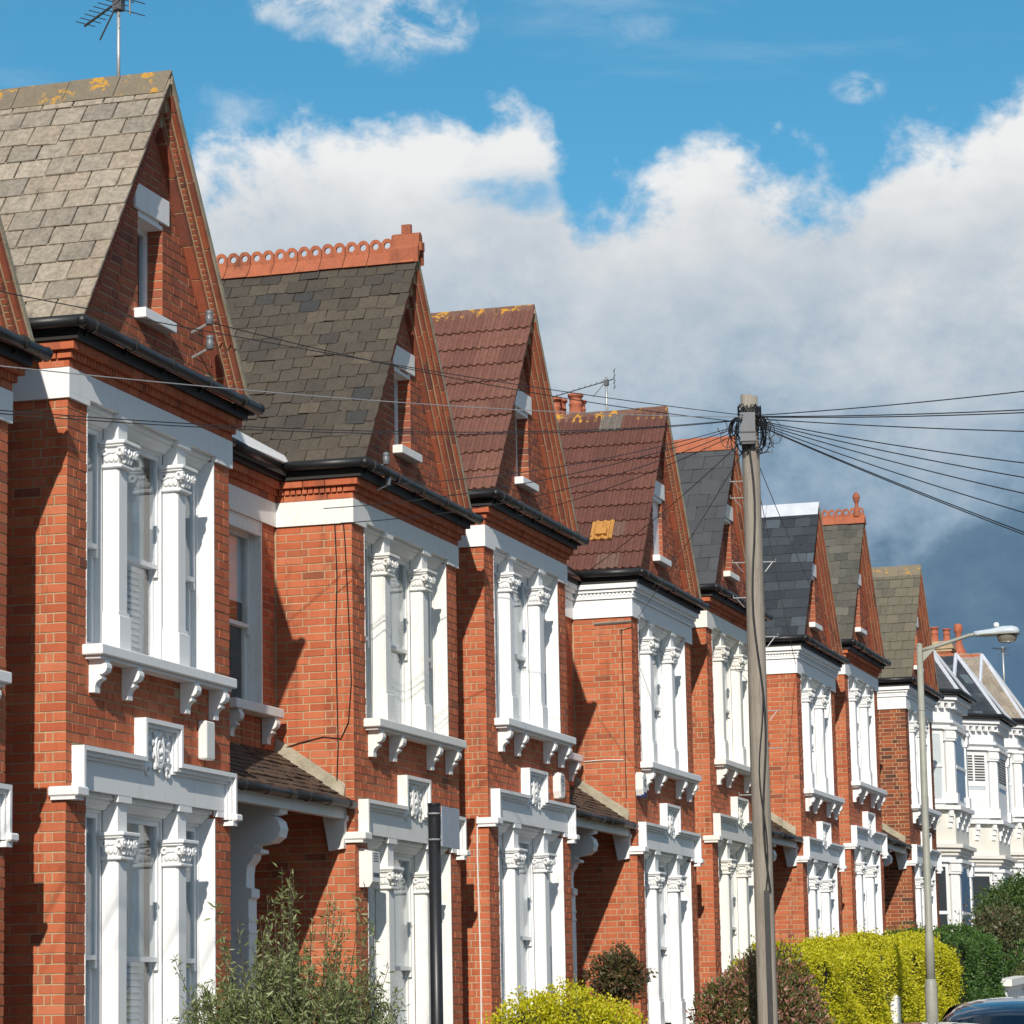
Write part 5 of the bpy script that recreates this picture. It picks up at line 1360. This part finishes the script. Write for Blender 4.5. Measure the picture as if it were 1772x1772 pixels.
# ------------------------------------------------------------------ foliage
def leaf_mesh(name, mat, P, size, aspect, parent, up=.3, N=None, fold=.25):
    """one small folded leaf per point"""
    P = np.asarray(P); n = len(P); d = rng.normal(size=(n, 3)); d[:, 2] += up
    if N is not None: d = d*.75+N*.8
    d /= np.linalg.norm(d, axis=1)[:, None]+1e-9
    s = np.cross(d, rng.normal(size=(n, 3))); s /= np.linalg.norm(s, axis=1)[:, None]+1e-9
    t = np.cross(d, s); L = size*(rng.uniform(.6, 1.3, n))[:, None]; Wd = L*aspect
    a = P; b = P+d*L*.45+s*Wd*.5+t*L*fold*.3; c = P+d*L; e = P+d*L*.45-s*Wd*.5+t*L*fold*.3
    V = np.stack([a, b, c, e], 1).reshape(-1, 3); F = np.arange(4*n).reshape(n, 4)
    tri = np.concatenate([F[:, [0, 1, 2]], F[:, [0, 2, 3]]])
    me = bpy.data.meshes.new(name); me.vertices.add(len(V)); me.vertices.foreach_set('co', V.ravel())
    me.loops.add(len(tri)*3); me.loops.foreach_set('vertex_index', tri.ravel().astype(np.int32))
    me.polygons.add(len(tri)); me.polygons.foreach_set('loop_start', np.arange(0, len(tri)*3, 3).astype(np.int32))
    me.materials.append(M[mat]); me.update(calc_edges=True)
    o = link(bpy.data.objects.new(name, me), parent); o['kind'] = 'stuff'; return o
def stem_bundle(root, z0, z1, k, spread, r=.015, name='stem'):
    rnd = random.Random(k)
    for i in range(k):
        a = 2*math.pi*i/k+rnd.random(); MB().tube([(0.03*math.cos(a), .03*math.sin(a), z0), (spread*.4*math.cos(a), spread*.4*math.sin(a), (z0+z1)*.5), (spread*math.cos(a), spread*math.sin(a), z1)], [r, r*.7, r*.3], 6).build(name, 'bark', root)
def bush(name, label, cat, loc, lobes, n, size, aspect, mat, core=True, up=.3, stems=5, group=None, fold=.25, noise=.25):
    """lobes: (cx,cy,cz,rx,ry,rz) relative to loc"""
    root = thing(name, label, cat, loc, group); P = []; NN = []
    vol = np.array([l[3]*l[4]+l[4]*l[5]+l[3]*l[5] for l in lobes]); cnt = (n*vol/vol.sum()).astype(int)
    for l, k in zip(lobes, cnt):
        d = rng.normal(size=(k, 3)); d /= np.linalg.norm(d, axis=1)[:, None]
        bumps = 1+noise*(np.sin(d[:, 0]*5+l[0]*9)*np.cos(d[:, 1]*6+l[1]*5)*.5+np.sin(d[:, 2]*7+d[:, 0]*4)*.4)+rng.normal(0, .05, k)
        r = rng.uniform(.0, 1, k)**.28*bumps
        P.append(np.array(l[:3])+d*r[:, None]*np.array(l[3:])); NN.append(d)
    leaf_mesh('foliage', mat, np.concatenate(P), size, aspect, root, up, np.concatenate(NN), fold)
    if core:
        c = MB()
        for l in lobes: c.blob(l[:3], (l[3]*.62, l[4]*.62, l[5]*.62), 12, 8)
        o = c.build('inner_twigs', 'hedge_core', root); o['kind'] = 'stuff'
    zb = min(l[2]-l[5] for l in lobes)
    stem_bundle(root, 0, max(l[2] for l in lobes), stems, .25)
    return root
def hedge(label, x0, x1, y0, y1, ztop, n, size, mat, slope=True, name='hedge'):
    zg = gz(x0); root = thing(name, label, 'hedge', (x0, y0, zg)); L = x1-x0; D = y1-y0; P = []; NN = []
    H0 = ztop-zg
    faces = [('top', L*D), ('front', L*H0), ('left', D*H0)]; tot = sum(a for _, a in faces)
    for nm, a in faces:
        k = int(n*a/tot); u = rng.uniform(0, 1, k); w = rng.uniform(0, 1, k); ins = np.abs(rng.normal(0, .05, k))-.03
        if nm == 'top': p = np.stack([u*L, w*D, H0-ins+0*u], 1); q = (0, 0, 1)
        elif nm == 'front': p = np.stack([u*L, ins, w*H0], 1); q = (0, -1, 0)
        else: p = np.stack([ins, u*D, w*H0], 1); q = (-1, 0, 0)
        und = .09*np.sin(p[:, 0]*2.3+p[:, 1]*2+p[:, 2])+.05*np.sin(p[:, 0]*5.3+p[:, 2]*4)+.04*np.sin(p[:, 2]*9+p[:, 1]*8+p[:, 0]*3)+np.where(rng.uniform(0, 1, k) < .06, rng.uniform(0, .13, k), 0)
        p = p+np.array(q)*und[:, None]
        # soften the arrises
        edge = np.clip(1-(H0-p[:, 2])/.22, 0, 1)*(nm != 'top')+np.clip(1-p[:, 1]/.25, 0, 1)*(nm == 'top')+np.clip(1-p[:, 0]/.3, 0, 1)*(nm == 'top')+np.clip(1-(L-p[:, 0])/.3, 0, 1)*(nm == 'top')
        p = p-np.array(q)*(.13*edge**2)[:, None]
        P.append(p); NN.append(np.tile(np.array(q, float), (k, 1)))
    P = np.concatenate(P); NN = np.concatenate(NN)
    P[:, 2] += SL*P[:, 0]*(1.0 if slope else 0)*(P[:, 2]/H0)
    leaf_mesh('foliage', mat, P, size, .55, root, .3, NN)
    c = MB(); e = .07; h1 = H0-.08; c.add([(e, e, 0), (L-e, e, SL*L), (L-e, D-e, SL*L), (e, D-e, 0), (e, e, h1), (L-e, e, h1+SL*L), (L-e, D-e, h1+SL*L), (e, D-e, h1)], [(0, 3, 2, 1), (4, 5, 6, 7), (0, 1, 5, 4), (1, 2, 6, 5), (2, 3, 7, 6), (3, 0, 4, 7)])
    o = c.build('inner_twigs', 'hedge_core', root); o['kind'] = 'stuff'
    return root
def olive():
    x, y = -.72, -2.05; zg = gz(x)+.05; root = thing('olive_shrub', 'loose grey-green shrub with upright shoots in front of the first porch', 'shrub', (x, y, zg))
    P = []; shoots = []; rnd = random.Random(11)
    for i in range(200):
        a = rnd.uniform(0, 2*math.pi); r = rnd.random()**.6*.64; bx, by = r*math.cos(a), r*math.sin(a)
        tall = rnd.random(); top = 1.50+.62*(1-(r/.72)**2)*rnd.uniform(.5, 1.05)+(rnd.uniform(.25, .62) if tall > .86 else 0)
        lean = rnd.uniform(.1, .45); ex, ey = bx*(1+lean), by*(1+lean)
        ez = top; z0 = rnd.uniform(.2, .8)
        pts = [np.array([bx*.5, by*.5, z0]), np.array([bx*.9, by*.9, (z0+ez)/2]), np.array([ex, ey, ez])]
        shoots.append(pts)
        k = int(40+40*rnd.random())
        for j in range(k):
            t = .15+.85*j/k; q = pts[0]*(1-t)**2+2*pts[1]*t*(1-t)+pts[2]*t*t; P.append(q+np.array([rnd.gauss(0, .006), rnd.gauss(0, .006), 0]))
            if rnd.random() < .55:
                tw = np.array([rnd.gauss(0, .055), rnd.gauss(0, .055), rnd.gauss(.02, .03)])*(1.25-t)
                for _ in range(2): P.append(q+tw+np.array([rnd.gauss(0, .012), rnd.gauss(0, .012), rnd.gauss(0, .012)]))
    for (qx, qy, qz, rr) in ((0, 0, 1.35, .66), (.25, -.25, 1.4, .5), (-.3, .15, 1.4, .5), (.35, -.45, 1.2, .45), (-.4, .4, 1.25, .45)):
        d = rng.normal(size=(1000, 3)); d /= np.linalg.norm(d, axis=1)[:, None]; P += list(np.array([qx, qy, qz])+d*(rng.uniform(0, 1, 1000)**.4)[:, None]*rr)
    leaf_mesh('foliage', 'leaf_olive', np.array(P), .058, .22, root, .7)
    s = MB()
    for pts in shoots:
        cur = [pts[0]*(1-t)**2+2*pts[1]*t*(1-t)+pts[2]*t*t for t in np.linspace(0, 1, 6)]; s.tube(cur, [.006, .0055, .005, .004, .003, .002], 4)
    o = s.build('twigs', 'bark', root); o['kind'] = 'stuff'; stem_bundle(root, 0, 1.2, 6, .4, .018)
olive()
bush('golden_shrub', 'clipped golden-yellow shrub under the third house, low centre', 'shrub', (6.5, -2.0, gz(6.5)), [(-.2, .3, 1.05, .42, .42, .50), (.1, 0, 1.12, .5, .45, .52), (.2, -.35, 1.0, .42, .42, .5), (.1, .05, .6, .6, .65, .5)], 42000, .034, .6, 'leaf_yellow', noise=.12)
bush('bronze_ball_shrub', 'small round dark bronze shrub against the brick beside the porch', 'shrub', (13.85, -.6, gz(13.85)), [(0, 0, 1.52, .31, .31, .30)], 4200, .055, .45, 'leaf_brown', stems=3, noise=.5)
bush('photinia_shrub', 'reddish-green shrub behind the foot of the telegraph pole', 'shrub', (13.0, -2.45, gz(13.0)), [(-.35, 0, 1.05, .55, .5, .68), (.3, -.1, 1.15, .6, .5, .70), (.0, .3, .95, .6, .5, .6), (.75, -.25, .85, .4, .4, .6), (.0, -.35, .7, .7, .5, .6)], 26000, .062, .36, 'leaf_red', up=.8, noise=.15)
hedge('long clipped golden-yellow hedge right of the telegraph pole', 15.2, 21.3, -2.75, -1.6, 2.76, 75000, .036, 'leaf_yellow')
hedge('second golden-yellow hedge with the lamp post in front of it', 21.75, 25.4, -2.75, -1.5, 2.98, 50000, .038, 'leaf_yellow')
hedge('clipped dark green hedge beyond the golden ones', 25.6, 30.3, -2.85, -1.5, 3.17, 36000, .045, 'leaf_green')
def garden_tree(name, label, loc, lobes, n, mat, th):
    root = thing(name, label, 'tree', loc); P = []; NN = []
    for l in lobes:
        k = int(n/len(lobes)); d = rng.normal(size=(k, 3)); d /= np.linalg.norm(d, axis=1)[:, None]
        b = 1+.3*np.sin(d[:, 0]*5+l[0]*3)*np.cos(d[:, 2]*6+l[1])+rng.normal(0, .08, k); P.append(np.array(l[:3])+d*((rng.uniform(0, 1, k)**.4)*b)[:, None]*np.array(l[3:])); NN.append(d)
    leaf_mesh('crown', mat, np.concatenate(P), .075, .5, root, .2, np.concatenate(NN))
    MB().tube([(0, 0, -.1), (.05, .02, th*.6), (0, .05, th)], [.09, .07, .05], 8).build('trunk', 'bark', root, True)
    for l in lobes: MB().tube([(0, .02, th*.7), tuple(np.array(l[:3])*.6+np.array([0, 0, th*.2])), l[:3]], [.04, .03, .012], 6).build('branch', 'bark', root)
p = onY(1745, 1560, -1.6)
garden_tree('garden_tree', 'leafy bright green tree crown at the right edge before the white houses', (p[0], -1.6, gz(p[0])), [(-.45, 0, 1.85, .7, .55, .6), (.3, .0, 2.1, .75, .65, .55), (1.3, .1, 1.95, .9, .7, .75), (.9, -.3, 2.35, .7, .6, .5)], 16000, 'leaf_mid', 2.0)
p = onY(1722, 1645, -2.2)
garden_tree('garden_shrub_tree', 'sparser olive-brown shrub with bare stems above the white balustrade', (p[0], -2.2, gz(p[0])), [(-.35, 0, 1.6, .5, .45, .55), (.35, -.1, 1.75, .55, .5, .5), (.9, 0, 1.5, .55, .5, .6), (0, .2, 1.25, .5, .4, .4)], 9000, 'leaf_mixed', 1.1)
p = onY(1765, 1690, -2.9)
bush('ivy_bush', 'dark green bush at the right edge beside the balustrade', 'shrub', (p[0]+1.5, -2.75, gz(p[0])), [(.2, 0, .8, .9, .5, .75), (1.3, 0, .9, .8, .5, .85)], 7000, .06, .6, 'leaf_green')
def sapling():
    p = onY(1655, 1600, -1.3); root = thing('sapling', 'thin young sapling before the white walls right of the lamp post', 'sapling', (p[0], -1.3, gz(p[0]))); P = []
    for i in range(7):
        a = i*.9; e = np.array([.25*math.cos(a), .25*math.sin(a), 1.5+.16*i]); MB().tube([(0, 0, 0), e*np.array([.3, .3, .6]), e], [.012, .008, .003], 5).build('stem', 'bark', root)
        for t in np.linspace(.5, 1, 14): P.append(e*np.array([t, t, t])+rng.normal(0, .04, 3))
    leaf_mesh('foliage', 'leaf_mixed', np.array(P), .07, .45, root)
sapling()

# ------------------------------------------------------------------ garden fronts
def gate_post(x, y, hgt, label):
    root = thing('gate_post', label, 'gate post', (x, y, gz(x)-.05)); MB().bbox(-.06, .06, -.06, .06, 0, hgt-.08, .01).build('shaft', 'white', root)
    MB().add([(-.07, -.07, hgt-.08), (.07, -.07, hgt-.08), (.07, .07, hgt-.08), (-.07, .07, hgt-.08), (0, 0, hgt)], [(0, 3, 2, 1), (0, 1, 4), (1, 2, 4), (2, 3, 4), (3, 0, 4)]).build('cap', 'white', root)
gate_post(20.25, -2.74, 1.15, 'slim white painted gate post in front of the golden hedges')
def balustrade():
    x0, x1, y = 30.6, 34.2, -2.8; zg = gz(x0); root = thing('balustrade', 'white balustraded garden wall at the right edge below the shrubs', 'garden wall', (x0, y, zg))
    L = x1-x0; MB().add([(0, -.12, -.2), (L, -.12, -.2), (L, .12, -.2), (0, .12, -.2), (0, -.12, .45), (L, -.12, .45+SL*L), (L, .12, .45+SL*L), (0, .12, .45)], [(0, 3, 2, 1), (4, 5, 6, 7), (0, 1, 5, 4), (1, 2, 6, 5), (2, 3, 7, 6), (3, 0, 4, 7)]).build('plinth', 'white', root)
    for i in range(17):
        x = .12+i*(L-.24)/16; MB().lathe([(.045, 0), (.045, .03), (.03, .06), (.05, .18), (.028, .3), (.045, .36), (.045, .4)], x, 0, .45+SL*x, 8).build('baluster', 'white', root)
    MB().add([(-.05, -.14, .86), (L+.05, -.14, .86+SL*L), (L+.05, .14, .86+SL*L), (-.05, .14, .86), (-.05, -.14, .97), (L+.05, -.14, .97+SL*L), (L+.05, .14, .97+SL*L), (-.05, .14, .97)], [(0, 3, 2, 1), (4, 5, 6, 7), (0, 1, 5, 4), (1, 2, 6, 5), (2, 3, 7, 6), (3, 0, 4, 7)]).build('coping', 'old_white', root)
    MB().bbox(L+.06, L+.40, -.18, .18, 0, 1.35, .02).build('pier', 'white', root); MB().lathe([(.10, 0), (.15, .06), (.16, .16), (.10, .25), (.03, .3)], L+.23, 0, 1.35, 12).build('ball', 'white', root, True)
balustrade()

# ------------------------------------------------------------------ parked cars
def car(x, y, paint, label, tall=1.0):
    root = thing('parked_car', label, 'car', (x, y, gz(x)-.146)); root.rotation_euler.y = -math.atan(SL); root.scale.z = tall
    # stations from rear to front: x, half width, sill z, belt z, roof z, roof half width
    st = [(0.0, .72, .45, .85, .86, .68), (.12, .82, .30, .93, 1.0, .66), (.42, .86, .24, .95, 1.33, .56), (.95, .88, .22, .95, 1.44, .57), (1.7, .88, .22, .94, 1.46, .58), (2.35, .88, .22, .93, 1.40, .56), (2.95, .87, .22, .93, 1.02, .64), (3.1, .86, .24, .91, .95, .70), (3.75, .83, .28, .80, .83, .66), (4.05, .70, .38, .66, .68, .56)]
    def ring(s, o=0.0):
        X, w, zs, zb, zr, wr = s; mid = (zb+zr)/2
        h = [(w*.90, zs), (w, (zs+zb)*.5), (w*.985, zb), (wr*1.04+(w*.985-wr*1.04)*.35, zb+(zr-zb)*.62), (wr, zr-.035 if zr-zb > .1 else zr-.01), (wr*.55, zr), (0, zr+.012)]
        return [(X, -a, b) for a, b in h]+[(X, a, b) for a, b in h[-2::-1]]
    v = []; 
    for s in st: v += ring(s)
    n = 13
    f = [(i*n+k, i*n+k+1, (i+1)*n+k+1, (i+1)*n+k) for i in range(len(st)-1) for k in range(n-1)]+[tuple(range(n)), tuple((len(st)-1)*n+k for k in range(n))[::-1]]
    f += [(i*n+n-1, i*n, (i+1)*n, (i+1)*n+n-1) for i in range(len(st)-1)]
    b = MB().add(v, f).build('body', paint, root, True); md = b.modifiers.new('s', 'SUBSURF'); md.levels = 2; md.render_levels = 2
    def glass(i0, i1, ks, nm, sh=.86):
        q = []
        for i in range(i0, i1+1): q.append([np.array(v[i*n+k]) for k in ks])
        q = np.array(q); c = q.mean((0, 1)); 
        nrm = np.cross(q[-1, 0]-q[0, 0], q[0, -1]-q[0, 0]); nrm = nrm/np.linalg.norm(nrm); ctr = np.array([2.0, 0, .9]); nrm = nrm if (c-ctr)@nrm > 0 else -nrm
        pts = [tuple(p) for p in (c+(q-c)*sh+nrm*.012).reshape(-1, 3)]; k = len(ks)
        MB().add(pts, [(i*k+j, i*k+j+1, (i+1)*k+j+1, (i+1)*k+j) for i in range(i1-i0) for j in range(k-1)]).build(nm, 'car_glass', root, True)
    glass(1, 2, (3, 4, 5, 6, 7, 8, 9), 'rear_window', .9); glass(5, 6, (3, 4, 5, 6, 7, 8, 9), 'windscreen', .9)
    for ks in ((2, 3, 4), (8, 9, 10)): glass(2, 3, ks, 'side_window', .8); glass(3, 5, ks, 'side_window', .86)
    for xx in (.78, 3.25):
        for yy in (-.80, .80):
            wl = MB(); o_ = MB(); 
            wl.tube([(xx, yy-.09, .31), (xx, yy+.09, .31)], .31, 22); t = wl.build('wheel', 'rubber', root)
            sg = -1 if yy < 0 else 1; MB().tube([(xx, yy+sg*.085, .31), (xx, yy+sg*.10, .31)], .20, 20).build('rim', 'chrome', t)
    for yy in (-.66, .66): MB().blob((.04, yy, .78), (.06, .10, .08), 10, 6).build('tail_light', 'red_lens', root, True); MB().blob((3.93, yy*.9, .68), (.12, .12, .06), 10, 6).build('headlight', 'clear_lens', root, True)
    MB().bbox(-.03, .08, -.7, .7, .40, .55, .02).build('bumper', paint, root); MB().bbox(3.98, 4.09, -.62, .62, .38, .5, .02).build('bumper', paint, root)
    for yy in (-.94, .94): MB().blob((2.72, yy, .98), (.06, .09, .06), 8, 6).build('mirror', paint, root, True)
car(6.5, -6.0, 'car_blue', 'dark blue car parked at the kerb, its roof at the lower right edge', 1.05)
car(.9, -5.98, 'car_black', 'black car parked nearest the camera, only its roof top in view', 1.045)
